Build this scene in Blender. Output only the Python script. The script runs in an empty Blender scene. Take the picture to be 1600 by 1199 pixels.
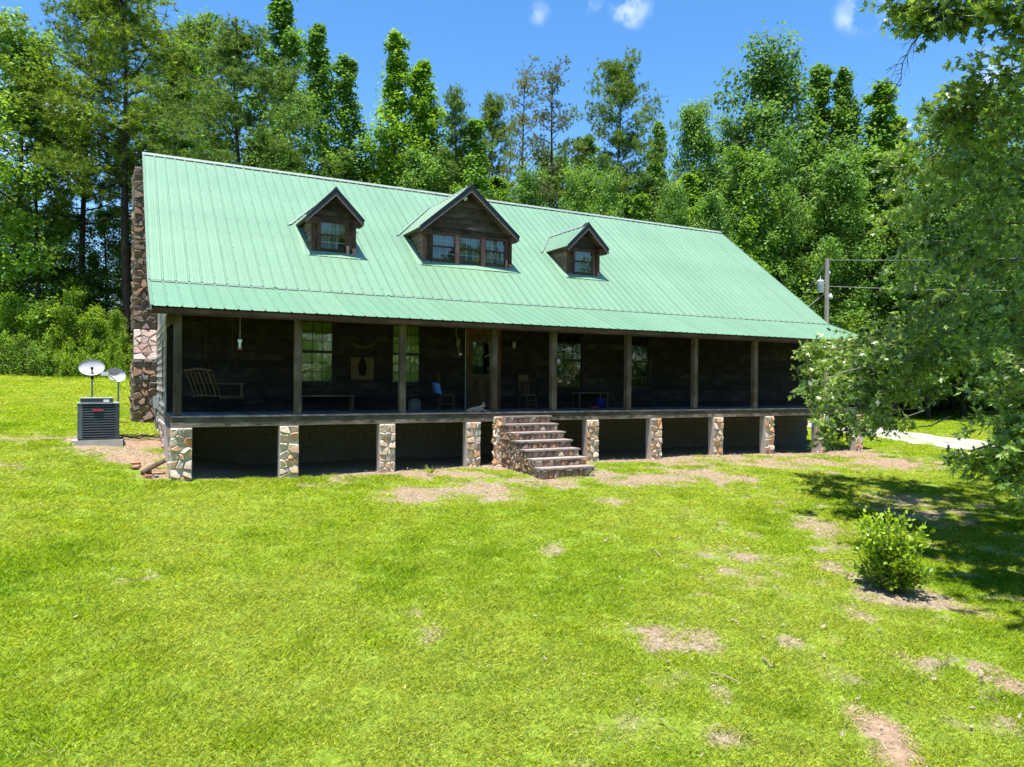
import bpy, math, random
import numpy as np
from mathutils import Vector, Matrix

# ------------------------------------------------------------------ camera, sky, sun, exposure
scn = bpy.context.scene
COL = scn.collection
YAW, PITCH, ROLL, FOC = 0.4884, 0.0024, 0.0086, 1150.7
CAM = np.array([-1.0511, -18.7271, 0.867])
FW = np.array([math.sin(YAW) * math.cos(PITCH), math.cos(YAW) * math.cos(PITCH), -math.sin(PITCH)])
_r = np.array([math.cos(YAW), -math.sin(YAW), 0.0])
_u = np.cross(_r, FW)
RT = _r * math.cos(ROLL) + _u * math.sin(ROLL)
UP = -_r * math.sin(ROLL) + _u * math.cos(ROLL)
cd = bpy.data.cameras.new('camera')
cam = bpy.data.objects.new('camera', cd)
COL.objects.link(cam)
cam.matrix_world = Matrix(((RT[0], UP[0], -FW[0], CAM[0]), (RT[1], UP[1], -FW[1], CAM[1]), (RT[2], UP[2], -FW[2], CAM[2]), (0, 0, 0, 1)))
cd.sensor_width = 36.0
cd.lens = FOC / 1600 * 36.0
cd.clip_start = 0.1
cd.clip_end = 5000
scn.camera = cam

SUN = Vector((-0.13, -0.137, 1.0)).normalized()      # direction to the sun
sun_el = math.asin(SUN.z)
sun_az = math.atan2(SUN.x, SUN.y)                     # from +Y, clockwise
world = bpy.data.worlds.new('World')
scn.world = world
world.use_nodes = True
wn, wl = world.node_tree.nodes, world.node_tree.links
wn.clear()
w_out = wn.new('ShaderNodeOutputWorld')
w_bg = wn.new('ShaderNodeBackground')
w_sky = wn.new('ShaderNodeTexSky')
w_sky.sky_type = 'NISHITA'
w_sky.sun_disc = False
w_sky.sun_elevation = sun_el
w_sky.sun_rotation = sun_az
w_sky.altitude = 200
w_sky.air_density = 1.0
w_sky.dust_density = 0.25
w_sky.ozone_density = 2.2
w_hs = wn.new('ShaderNodeHueSaturation')
w_hs.inputs['Saturation'].default_value = 1.28
w_bg.inputs['Strength'].default_value = 0.115
w_tc = wn.new('ShaderNodeTexCoord')
w_no = wn.new('ShaderNodeTexNoise')
w_no.inputs['Scale'].default_value = 9.0
w_no.inputs['Detail'].default_value = 7.0
w_no.inputs['Roughness'].default_value = 0.6
wl.new(w_tc.outputs['Generated'], w_no.inputs['Vector'])
w_mix = wn.new('ShaderNodeMix')
w_mix.data_type = 'RGBA'
w_mix.inputs['B'].default_value = (7.5, 7.8, 8.2, 1)
wl.new(w_sky.outputs['Color'], w_hs.inputs['Color'])
wl.new(w_hs.outputs['Color'], w_mix.inputs['A'])


def sky_dir(px, py):
    d = FW * FOC + RT * (px - 800) + UP * (600 - py)
    return d / np.linalg.norm(d)


def wmath(op, a, b=None, clamp=False):
    n = wn.new('ShaderNodeMath')
    n.operation = op
    n.use_clamp = clamp
    for i, v in enumerate((a, b)):
        if v is None:
            continue
        if isinstance(v, (int, float)):
            n.inputs[i].default_value = v
        else:
            wl.new(v, n.inputs[i])
    return n.outputs[0]


acc = None
# real small fair-weather clouds, each round one direction of the sky
for (px, py, rad, amp) in ((985, 14, 0.022, 0.7), (925, 0, 0.012, 0.4), (1345, 14, 0.024, 0.8), (842, 22, 0.012, 0.35), (1548, 112, 0.022, 0.9), (60, 215, 0.05, 1.3), (-60, 120, 0.06, 1.0),
                           (1900, 200, 0.06, 1.1), (500, -400, 0.05, 0.9), (1500, -600, 0.07, 0.9)):
    d = sky_dir(px, py)
    dist = wn.new('ShaderNodeVectorMath')
    dist.operation = 'DISTANCE'
    wl.new(w_tc.outputs['Generated'], dist.inputs[0])
    dist.inputs[1].default_value = tuple(d)
    f = wmath('SUBTRACT', 1.0, wmath('DIVIDE', dist.outputs['Value'], rad * 1.35), True)
    f = wmath('MULTIPLY', f, amp)
    acc = f if acc is None else wmath('MAXIMUM', acc, f)
m = wmath('MULTIPLY', wmath('SUBTRACT', w_no.outputs[0], 0.40), 4.0, True)
w_no2 = wn.new('ShaderNodeTexNoise')
w_no2.inputs['Scale'].default_value = 34.0
w_no2.inputs['Detail'].default_value = 6.0
wl.new(w_tc.outputs['Generated'], w_no2.inputs['Vector'])
m2 = wmath('MULTIPLY', wmath('SUBTRACT', w_no2.outputs[0], 0.46), 4.2, True)
wl.new(wmath('MULTIPLY', wmath('MULTIPLY', acc, m2), 0.9, True), w_mix.inputs['Factor'])
wl.new(w_mix.outputs['Result'], w_bg.inputs['Color'])
wl.new(w_bg.outputs[0], w_out.inputs[0])

sl = bpy.data.lights.new('sun', 'SUN')
sl.energy = 4.6
sl.angle = math.radians(0.53)
sl.color = (1.0, 0.955, 0.89)
so = bpy.data.objects.new('sun', sl)
COL.objects.link(so)
so.rotation_euler = SUN.to_track_quat('Z', 'Y').to_euler()

scn.view_settings.view_transform = 'Standard'
scn.view_settings.look = 'None'
scn.view_settings.gamma = 1.0
scn.view_settings.use_curve_mapping = False
scn.view_settings.exposure = 1.15
scn.render.engine = 'CYCLES'
scn.cycles.max_bounces = 7
scn.cycles.diffuse_bounces = 3
scn.cycles.glossy_bounces = 3
scn.cycles.transmission_bounces = 4
scn.cycles.transparent_max_bounces = 6
scn.cycles.sample_clamp_indirect = 6

RNG = np.random.default_rng(7)
random.seed(5)
PI = math.pi


def at(px, py, d):                       # the real-world point seen at a pixel, d metres deep
    return CAM + (FW + RT * (px - 800) / FOC + UP * (600 - py) / FOC) * d


# ------------------------------------------------------------------ terrain height
CP = [(0.2, -0.3, -1.55), (2.6, -0.3, -1.56), (5.1, -.3, -1.53), (7.6, -.3, -1.5), (9.2, -2.7, -1.58), (11.6, -.3, -1.55), (14, -.3, -1.55),
      (16.7, -.3, -1.53), (19.1, -.3, -1.6), (21.7, -.3, -1.65), (24, -.3, -1.66), (2, 2.3, -1.5), (8, 2.3, -1.48), (16, 2.3, -1.5), (24, 2.3, -1.6),
      (-.6, 0.3, -1.32), (-1.6, 1.5, -0.95), (-.5, 1.8, -.95), (-1.6, 3.2, -.62), (-.5, 4.2, -.66), (-4, 3, -.62), (-.8, 7.6, -.55), (-4, 8, -.4), (-3, 13, -.15), (-9, 4, -.55), (-9, 0, -1.05),
      (-1, 22, .45), (-8, 24, .5), (-1, 36, 1.45), (-9, 38, 1.35), (-20, 30, 1.0), (-20, 5, -.6),
      (0, -6, -1.95), (8, -6, -2.0), (16, -6, -2.0), (0, -12, -2.45), (8, -12, -2.42), (16, -12, -2.4), (-1, -19, -2.95), (6, -19, -2.9), (-8, -12, -2.4), (-12, -19, -2.9), (18, -19, -2.8),
      (28, -4, -1.7), (27, .4, -1.6), (31, -1.5, -1.62), (31, 6, -1.5), (38, -3, -1.6), (36, 14, -1.3), (50, 14, -.95), (58, 10, -.8), (45, 22, -.7), (60, -6, -1.3),
      (12, 16, -.9), (24, 16, -1.2), (12, 30, .3), (26, 32, .1), (40, 36, .3), (10, 50, 1.6), (40, 55, 1.5), (-30, 60, 2.2), (70, 40, .8), (90, 0, -.5), (90, 90, 2.5), (0, 110, 3.5),
      (-60, 0, -.8), (-60, 90, 3), (-50, -60, -4.5), (0, -60, -5), (60, -60, -4.5), (0, -35, -3.9)]
CP = np.array(CP, float)


def _fit():
    P = CP[:, :2]
    n = len(P)
    r = np.linalg.norm(P[:, None] - P[None], axis=2)
    A = np.zeros((n + 3, n + 3))
    A[:n, :n] = r + np.eye(n) * -0.15
    A[:n, n] = 1
    A[:n, n + 1:] = P
    A[n:, :n] = A[:n, n:].T
    b = np.concatenate([CP[:, 2], [0, 0, 0]])
    return np.linalg.solve(A, b)


_W = _fit()


def hgt(x, y):
    x = np.asarray(x, float)
    y = np.asarray(y, float)
    cx = np.clip(x, -110, 130)
    cy = np.clip(y, -80, 150)
    z = _W[-3] + _W[-2] * cx + _W[-1] * cy
    for i in range(len(CP)):
        z = z + _W[i] * np.sqrt((cx - CP[i, 0]) ** 2 + (cy - CP[i, 1]) ** 2)
    return z + 0.02 * np.sin(x * 1.7 + 1.3 * np.sin(y * .9)) * np.sin(y * 1.4 + .7)


def gz(x, y):
    return float(hgt(np.array([x]), np.array([y]))[0])


def ground_hit(px, py):
    d = 10.0
    for k in range(60):
        w = at(px, py, d)
        h = gz(w[0], w[1])
        tgt = (CAM[2] - h) / max(0.01, (CAM[2] - at(px, py, 1)[2]))
        d = d * .5 + tgt * .5
        d = min(d, 300)
    w = at(px, py, d)
    return np.array([w[0], w[1], gz(w[0], w[1])]), d


def vnoise(x, y, seed=0):
    r = np.random.default_rng(seed + 99)
    T = r.random((256, 256))
    xi = np.floor(x).astype(int)
    yi = np.floor(y).astype(int)
    fx = x - xi
    fy = y - yi
    fx = fx * fx * (3 - 2 * fx)
    fy = fy * fy * (3 - 2 * fy)
    a = T[xi & 255, yi & 255]
    b = T[(xi + 1) & 255, yi & 255]
    c = T[xi & 255, (yi + 1) & 255]
    d = T[(xi + 1) & 255, (yi + 1) & 255]
    return (a * (1 - fx) + b * fx) * (1 - fy) + (c * (1 - fx) + d * fx) * fy


def fbm(x, y, s=0, o=4):
    v = 0
    a = .5
    t = 0
    for k in range(o):
        v = v + a * vnoise(x * 2 ** k, y * 2 ** k, s + k)
        t += a
        a *= .55
    return v / t


# ------------------------------------------------------------------ materials
def mat(name):
    m = bpy.data.materials.new(name)
    m.use_nodes = True
    n = m.node_tree.nodes
    return m, n, m.node_tree.links, n['Principled BSDF']


def setp(b, rough=.8, spec=.3, metal=0):
    b.inputs['Roughness'].default_value = rough
    b.inputs['Specular IOR Level'].default_value = spec
    b.inputs['Metallic'].default_value = metal


def ramp(n, cols, interp='LINEAR'):
    r = n.new('ShaderNodeValToRGB')
    e = r.color_ramp.elements
    while len(e) < len(cols):
        e.new(.5)
    for i, (p, c) in enumerate(cols):
        e[i].position = p
        e[i].color = (*c, 1)
    r.color_ramp.interpolation = interp
    return r


def noise(n, l, scale, detail=4, rough=.55, vec=None, stretch=None):
    t = n.new('ShaderNodeTexNoise')
    t.inputs['Scale'].default_value = scale
    t.inputs['Detail'].default_value = detail
    t.inputs['Roughness'].default_value = rough
    tc = n.new('ShaderNodeTexCoord')
    src = tc.outputs['Object']
    if vec is not None:
        src = vec
    if stretch:
        mp = n.new('ShaderNodeMapping')
        mp.inputs['Scale'].default_value = stretch
        l.new(src, mp.inputs['Vector'])
        src = mp.outputs[0]
    l.new(src, t.inputs['Vector'])
    return t


def mixc(n, l, fac, a, b, mode='MIX'):
    m = n.new('ShaderNodeMix')
    m.data_type = 'RGBA'
    m.blend_type = mode
    for k, v in (('Factor', fac), ('A', a), ('B', b)):
        if isinstance(v, tuple):
            m.inputs[k].default_value = (*v, 1) if len(v) == 3 else v
        elif isinstance(v, (int, float)):
            m.inputs[k].default_value = v
        else:
            l.new(v, m.inputs[k])
    return m.outputs['Result']


def bump(n, l, b, h, strength=.4, dist=.01):
    bp = n.new('ShaderNodeBump')
    bp.inputs['Strength'].default_value = strength
    bp.inputs['Distance'].default_value = dist
    l.new(h, bp.inputs['Height'])
    l.new(bp.outputs[0], b.inputs['Normal'])


def rnd(n, l):
    return n.new('ShaderNodeObjectInfo').outputs['Random']


def m_plain(name, col, rough=.7, spec=.3, metal=0, var=.15, scale=8):
    m, n, l, b = mat(name)
    setp(b, rough, spec, metal)
    t = noise(n, l, scale, 5)
    r = ramp(n, [(.3, tuple(c * (1 - var) for c in col)), (.7, tuple(min(1, c * (1 + var)) for c in col))])
    l.new(t.outputs[0], r.inputs[0])
    l.new(r.outputs[0], b.inputs['Base Color'])
    return m


def m_wood(name, dark, light, stretch=(1, 14, 14), rough=.8, weather=None, wamt=.35, world_vec=False):
    m, n, l, b = mat(name)
    setp(b, rough, .2)
    oi = n.new('ShaderNodeObjectInfo')
    tc = n.new('ShaderNodeTexCoord')
    va = n.new('ShaderNodeVectorMath')
    va.operation = 'MULTIPLY_ADD'
    cmb = n.new('ShaderNodeCombineXYZ')
    l.new(oi.outputs['Random'], cmb.inputs[0])
    l.new(oi.outputs['Random'], cmb.inputs[2])
    l.new(cmb.outputs[0], va.inputs[0])
    va.inputs[1].default_value = (31, 31, 31)
    l.new(tc.outputs['Object'], va.inputs[2])
    t = noise(n, l, 2.2, 8, .65, va.outputs[0], stretch)
    r = ramp(n, [(.28, dark), (.72, light)])
    l.new(t.outputs[0], r.inputs[0])
    c = r.outputs[0]
    t2 = noise(n, l, 1.3, 4, .6, va.outputs[0])
    if weather:
        rr = ramp(n, [(.5 - .1 * wamt, (0, 0, 0)), (.75 - .2 * wamt, (1, 1, 1))])
        l.new(t2.outputs[0], rr.inputs[0])
        c = mixc(n, l, rr.outputs[0], c, weather)
    r3 = ramp(n, [(0, (.62, .62, .62)), (1, (1.25, 1.22, 1.18))])
    l.new(oi.outputs['Random'], r3.inputs[0])
    c = mixc(n, l, 1.0, c, r3.outputs[0], 'MULTIPLY')
    l.new(c, b.inputs['Base Color'])
    bump(n, l, b, t.outputs[0], .5, .006)
    return m


def m_stone(name, cols, rough=.85):
    m, n, l, b = mat(name)
    setp(b, rough, .3)
    oi = n.new('ShaderNodeObjectInfo')
    r = ramp(n, [(i / (len(cols) - 1), c) for i, c in enumerate(cols)])
    l.new(oi.outputs['Random'], r.inputs[0])
    t = noise(n, l, 9, 8, .7)
    t2 = noise(n, l, 3.0, 3, .6)
    r2 = ramp(n, [(.3, (.55, .5, .47)), (.52, (1, 1, 1)), (.75, (1.3, 1.22, 1.1))])
    l.new(t.outputs[0], r2.inputs[0])
    c = mixc(n, l, 1.0, r.outputs[0], r2.outputs[0], 'MULTIPLY')
    r4 = ramp(n, [(.55, (0, 0, 0)), (.7, (.5, .5, .5))])
    l.new(t2.outputs[0], r4.inputs[0])
    c = mixc(n, l, r4.outputs[0], c, cols[len(cols) // 2])
    l.new(c, b.inputs['Base Color'])
    bump(n, l, b, t.outputs[0], .8, .02)
    return m


def m_leaf(name, dark, light, trans=.35, rough=.45, spec=.45, objvar=.25, straw=None):
    m, n, l, b = mat(name)
    setp(b, rough, spec)
    at_ = n.new('ShaderNodeAttribute')
    at_.attribute_name = 'tint'
    r = ramp(n, [(0, dark), (1, light)] if straw is None else [(0, dark), (.95, light), (1.0, (.48, .60, .10))])
    l.new(at_.outputs['Fac'], r.inputs[0])
    oi = n.new('ShaderNodeObjectInfo')
    r2 = ramp(n, [(0, (1 - objvar, 1 - objvar * .9, 1 - objvar * .3)), (.5, (1, 1, 1)), (1, (1 + objvar, 1 + objvar * .5, 1 - objvar * .4))])
    l.new(oi.outputs['Random'], r2.inputs[0])
    c = mixc(n, l, 1.0, r.outputs[0], r2.outputs[0], 'MULTIPLY')
    l.new(c, b.inputs['Base Color'])
    tr = n.new('ShaderNodeBsdfTranslucent')
    hs = n.new('ShaderNodeHueSaturation')
    hs.inputs['Hue'].default_value = .485
    hs.inputs['Saturation'].default_value = 1.1
    hs.inputs['Value'].default_value = 1.5
    l.new(c, hs.inputs['Color'])
    l.new(hs.outputs[0], tr.inputs['Color'])
    mx = n.new('ShaderNodeMixShader')
    mx.inputs[0].default_value = trans
    l.new(b.outputs[0], mx.inputs[1])
    l.new(tr.outputs[0], mx.inputs[2])
    l.new(mx.outputs[0], n['Material Output'].inputs[0])
    return m


M = {}
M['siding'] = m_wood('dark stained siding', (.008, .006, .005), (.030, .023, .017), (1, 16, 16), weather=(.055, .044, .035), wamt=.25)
M['siding_side'] = m_wood('sunlit grey weathered siding', (.18, .145, .12), (.44, .37, .32), (16, 1, 16), weather=(.56, .50, .45))  # end wall boards coloured paler so they look sunlit
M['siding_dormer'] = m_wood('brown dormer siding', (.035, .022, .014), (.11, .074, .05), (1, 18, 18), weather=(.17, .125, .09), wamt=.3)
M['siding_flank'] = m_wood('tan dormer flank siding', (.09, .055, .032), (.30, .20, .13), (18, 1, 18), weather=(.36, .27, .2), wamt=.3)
M['trim'] = m_wood('brown dormer trim', (.045, .022, .014), (.13, .068, .046), (14, 14, 1), weather=(.22, .09, .07))
M['redtrim'] = m_wood('faded and sunlit red trim', (.26, .10, .08), (.50, .22, .18), (14, 14, 1), weather=(.55, .32, .28))
M['rake'] = m_plain('dark rake board paint', (.030, .030, .036), .55, .4)
M['rakeedge'] = m_plain('pale rake underside', (.30, .26, .24), .7)
M['post'] = m_wood('grey brown post wood', (.045, .030, .018), (.14, .103, .07), (16, 16, 1), weather=(.18, .145, .11))
M['beam'] = m_wood('brown fascia wood', (.045, .022, .010), (.10, .055, .028), (1, 16, 16), weather=(.12, .07, .04))
M['deckwood'] = m_wood('grey deck plank wood', (.09, .088, .09), (.22, .215, .22), (16, 1, 16))
M['rim'] = m_wood('weathered rim joist', (.06, .048, .034), (.19, .155, .12), (1, 18, 18), weather=(.27, .235, .195))
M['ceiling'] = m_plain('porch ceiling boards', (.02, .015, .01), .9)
M['mortar'] = m_plain('pale mortar', (.55, .52, .47), .95, .1, scale=20)
M['mortar_dark'] = m_plain('brown mortar', (.19, .155, .13), .95, .1, scale=20)
M['pierside'] = m_plain('smooth pier render', (.50, .41, .37), .9, .15, scale=5)
M['stone'] = m_stone('fieldstone of the piers', [(.46, .40, .37), (.66, .53, .42), (.70, .40, .20), (.74, .65, .56), (.58, .28, .13), (.80, .67, .52), (.50, .43, .39), (.72, .48, .26)])
M['stone_chimney'] = m_stone('fieldstone of the chimney', [(.14, .12, .115), (.21, .15, .12), (.27, .165, .10), (.18, .16, .155), (.23, .145, .105), (.20, .145, .12), (.33, .20, .12), (.15, .125, .11)])
M['stone_shoulder'] = m_stone('sunlit pale shoulder stone', [(.46, .36, .33), (.58, .49, .45), (.36, .23, .19), (.64, .56, .52)])  # paler than the chimney stone: sunlight on the slope put into the colour
M['stone_steps'] = m_stone('fieldstone of the steps', [(.13, .09, .08), (.28, .18, .13), (.38, .20, .11), (.18, .135, .12), (.46, .36, .27), (.15, .10, .09), (.35, .20, .12), (.24, .19, .165)])
M['tread'] = m_stone('pale step stone', [(.27, .23, .205), (.34, .29, .26), (.28, .225, .205)])
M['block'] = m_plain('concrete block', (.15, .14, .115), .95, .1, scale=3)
M['white'] = m_plain('white enamel', (.72, .72, .74), .4, .5, var=.03)
M['dish'] = m_plain('pale grey dish paint', (.48, .48, .53), .35, .5, var=.03)
M['dishgrey'] = m_plain('grey dish paint', (.50, .50, .56), .35, .5, var=.04)
M['steel'] = m_plain('galvanised steel', (.30, .32, .31), .45, .5, .6)
M['black'] = m_plain('black plastic', (.012, .012, .013), .5, .4)
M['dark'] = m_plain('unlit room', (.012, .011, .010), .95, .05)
M['acdark'] = m_plain('charcoal enamel', (.065, .075, .085), .4, .5, .2)
M['acblue'] = m_plain('sky-lit corner enamel', (.13, .16, .19), .4, .5, .2)  # left corners coloured paler and bluer, as if lit by the sky
M['aclight'] = m_plain('light grey enamel', (.34, .37, .38), .45, .5)
M['acslat'] = m_plain('louvre steel', (.075, .085, .09), .4, .5, .3)
M['red'] = m_plain('faded red badge', (.45, .05, .06), .5, .4)
M['concrete'] = m_plain('concrete', (.42, .40, .37), .9, .2, scale=6)
M['bark'] = m_wood('grey bark', (.035, .028, .024), (.14, .12, .10), (7, 7, 1.2), .95)
M['barkpine'] = m_wood('pine bark', (.03, .02, .016), (.105, .075, .058), (6, 6, 1.5), .95)
M['barkpale'] = m_wood('pale twig bark', (.10, .08, .07), (.26, .23, .20), (6, 6, 1), .95)
M['curtain'] = m_plain('pale green curtain', (.36, .44, .13), .9, .1, scale=3)
M['lace'] = m_plain('white lace curtain', (.30, .34, .34), .9, .1, scale=12)
M['cane'] = m_wood('pale chair wood', (.05, .032, .014), (.15, .10, .05), (8, 8, 2))
M['bluecloth'] = m_plain('blue cloth', (.10, .20, .50), .9, .1)
M['bluebucket'] = m_plain('blue plastic', (.02, .04, .35), .4, .5)
M['catfur'] = m_plain('tan cat fur', (.52, .35, .22), .95, .05, var=.35, scale=30)
M['brick'] = m_plain('red clay debris', (.38, .17, .10), .95, .1, var=.3, scale=5)
M['wire'] = m_plain('dull cable', (.24, .24, .23), .6, .3)
M['insul'] = m_plain('transformer grey', (.58, .61, .66), .45, .5, var=.05)
M['pole'] = m_wood('weathered utility pole', (.17, .155, .13), (.36, .34, .30), (9, 9, 1))
M['leaf_dead'] = m_plain('bleached dead leaf', (.30, .25, .18), .8, .2, var=.25)

# green metal roofing
m, n, l, b = mat('mint green roofing steel')
setp(b, .42, .45)
t = noise(n, l, .55, 6, .6)
r = ramp(n, [(.25, (.130, .252, .155)), (.5, (.150, .280, .172)), (.8, (.178, .312, .198))])
l.new(t.outputs[0], r.inputs[0])
r3 = ramp(n, [(0, (.91, .93, .91)), (1, (1.05, 1.03, 1.04))])
l.new(rnd(n, l), r3.inputs[0])
c = mixc(n, l, 1.0, r.outputs[0], r3.outputs[0], 'MULTIPLY')
t2 = noise(n, l, 2.5, 8, .7, stretch=(5, .6, .6))
r4 = ramp(n, [(.52, (0, 0, 0)), (.75, (.5, .5, .5))])
l.new(t2.outputs[0], r4.inputs[0])
c = mixc(n, l, r4.outputs[0], c, (.10, .18, .12))
l.new(c, b.inputs['Base Color'])
M['roof'] = m
M['roofcap'] = m_plain('chalky roof cap', (.21, .27, .225), .5, .4, var=.2, scale=6)
M['flash'] = m_plain('mint flashing', (.20, .34, .22), .45, .4, var=.08)

# window glass: a clear pane that mirrors what lies in front of it
m, n, l, b = mat('window glass')
n.remove(b)
gl = n.new('ShaderNodeBsdfGlossy')
gl.inputs['Roughness'].default_value = .03
gl.inputs['Color'].default_value = (.86, .95, .93, 1)
tp = n.new('ShaderNodeBsdfTransparent')
tp.inputs['Color'].default_value = (.80, .86, .84, 1)
mx = n.new('ShaderNodeMixShader')
lw = n.new('ShaderNodeLayerWeight')
lw.inputs['Blend'].default_value = .35
mr = n.new('ShaderNodeMapRange')
mr.inputs['To Min'].default_value = .075
mr.inputs['To Max'].default_value = .9
l.new(lw.outputs['Fresnel'], mr.inputs['Value'])
l.new(mr.outputs[0], mx.inputs[0])
l.new(tp.outputs[0], mx.inputs[1])
l.new(gl.outputs[0], mx.inputs[2])
nt = noise(n, l, 2.0, 2)
bp = n.new('ShaderNodeBump')
bp.inputs['Strength'].default_value = .08
bp.inputs['Distance'].default_value = .05
l.new(nt.outputs[0], bp.inputs['Height'])
l.new(bp.outputs[0], gl.inputs['Normal'])
l.new(mx.outputs[0], n['Material Output'].inputs[0])
M['glass'] = m

# ground: turf thatch, bare clay, forest litter
m, n, l, b = mat('lawn soil')
setp(b, .95, .1)
ba = n.new('ShaderNodeAttribute')
ba.attribute_name = 'bare'
fa = n.new('ShaderNodeAttribute')
fa.attribute_name = 'forest'
da = n.new('ShaderNodeAttribute')
da.attribute_name = 'clay'
t1 = noise(n, l, 14, 8, .7)
t2 = noise(n, l, 1.1, 5, .6)
t3 = noise(n, l, 60, 4, .7)
rg = ramp(n, [(.28, (.06, .09, .012)), (.5, (.17, .25, .022)), (.72, (.30, .36, .05))])
l.new(t1.outputs[0], rg.inputs[0])
rd = ramp(n, [(.30, (.11, .09, .05)), (.48, (.26, .205, .13)), (.60, (.34, .275, .185)), (.72, (.46, .39, .28))])
l.new(t1.outputs[0], rd.inputs[0])
rc = ramp(n, [(.3, (.26, .14, .085)), (.7, (.46, .30, .20))])
l.new(t1.outputs[0], rc.inputs[0])
rf = ramp(n, [(.3, (.03, .035, .015)), (.7, (.11, .10, .045))])
l.new(t1.outputs[0], rf.inputs[0])
soil = mixc(n, l, da.outputs['Fac'], rd.outputs[0], rc.outputs[0])
ad = n.new('ShaderNodeMath')
ad.operation = 'MULTIPLY_ADD'
l.new(t3.outputs[0], ad.inputs[0])
ad.inputs[1].default_value = .7
l.new(ba.outputs['Fac'], ad.inputs[2])
mr = n.new('ShaderNodeMapRange')
mr.inputs['From Min'].default_value = .66
mr.inputs['From Max'].default_value = .95
l.new(ad.outputs[0], mr.inputs['Value'])
c = mixc(n, l, mr.outputs[0], rg.outputs[0], soil)
c = mixc(n, l, fa.outputs['Fac'], c, rf.outputs[0])
l.new(c, b.inputs['Base Color'])
bump(n, l, b, t3.outputs[0], .7, .03)
M['ground'] = m

m, n, l, b = mat('white gravel')
setp(b, .95, .1)
vo = n.new('ShaderNodeTexVoronoi')
vo.inputs['Scale'].default_value = 22
tc = n.new('ShaderNodeTexCoord')
l.new(tc.outputs['Object'], vo.inputs['Vector'])
rg = ramp(n, [(0, (.30, .28, .26)), (.5, (.46, .44, .42)), (1, (.58, .56, .54))])
l.new(vo.outputs['Color'], rg.inputs[0])
t1 = noise(n, l, .8, 5, .7)
r2 = ramp(n, [(.4, (.55, .60, .35)), (.55, (1, 1, 1))])
l.new(t1.outputs[0], r2.inputs[0])
l.new(mixc(n, l, 1.0, rg.outputs[0], r2.outputs[0], 'MULTIPLY'), b.inputs['Base Color'])
M['gravel'] = m

M['grass'] = m_leaf('grass blade', (.064, .135, .010), (.42, .565, .058), .42, .6, .25, .14, (.60, .56, .22))
_m = M['grass']
_n, _l = _m.node_tree.nodes, _m.node_tree.links
_b = _n['Principled BSDF']
_src = _b.inputs['Base Color'].links[0].from_socket
_a = _n.new('ShaderNodeAttribute')
_a.attribute_type = 'INSTANCER'
_a.attribute_name = 'lush'
_r = ramp(_n, [(.0, (1.18, 1.04, 1.5)), (.35, (1.05, 1.02, 1.1)), (.65, (.90, .98, .85)), (1, (.66, .86, .7))])
_l.new(_a.outputs['Fac'], _r.inputs[0])
_o = mixc(_n, _l, 1.0, _src, _r.outputs[0], 'MULTIPLY')
for _k in list(_src.links):
    if _k.to_socket != _n[_o.node.name].inputs['A']:
        _t = _k.to_socket
        if _t.node != _o.node:
            _l.new(_o, _t)
M['litter'] = m_leaf('dry straw', (.12, .09, .05), (.60, .50, .34), .05, .8, .1, 0)
M['gum'] = m_leaf('sweetgum leaf', (.048, .135, .018), (.27, .48, .060), .38, .58, .3)
M['broad'] = m_leaf('broad leaf', (.045, .125, .022), (.25, .43, .068), .38, .58, .3)
M['pine'] = m_leaf('pine needle', (.048, .11, .020), (.24, .37, .055), .30, .5, .35)
M['pinedry'] = m_leaf('dry pine needle', (.11, .14, .05), (.30, .34, .13), .3, .6, .3)
M['bush'] = m_leaf('understory leaf', (.045, .13, .014), (.31, .48, .045), .40, .58, .3, .3)
M['oak'] = m_leaf('oak leaf', (.035, .10, .020), (.34, .49, .085), .36, .40, .6, .1)
M['shrubleaf'] = m_leaf('shrub leaf', (.075, .16, .012), (.40, .56, .045), .40, .42, .5, .1)


# ------------------------------------------------------------------ object helpers
def link(name, me, parent=None, m=None, loc=None, rot=None):
    o = bpy.data.objects.new(name, me)
    COL.objects.link(o)
    if parent is not None:
        o.parent = parent
    if loc is not None:
        o.location = loc
    if rot is not None:
        o.rotation_euler = rot
    if m is not None and me is not None and not me.materials:
        me.materials.append(m)
    return o


def empty(name, loc=(0, 0, 0), rz=0, parent=None):
    o = bpy.data.objects.new(name, None)
    o.empty_display_size = .2
    COL.objects.link(o)
    o.location = loc
    o.rotation_euler = (0, 0, rz)
    if parent is not None:
        o.parent = parent
    return o


def tag(o, label=None, cat=None, group=None, kind=None):
    if label:
        o['label'] = label
    if cat:
        o['category'] = cat
    if group:
        o['group'] = group
    if kind:
        o['kind'] = kind
    return o


def copy_tree(o, parent=None):
    c = o.copy()
    COL.objects.link(c)
    c.parent = parent
    for ch in list(o.children):
        copy_tree(ch, c)
    return c


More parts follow.
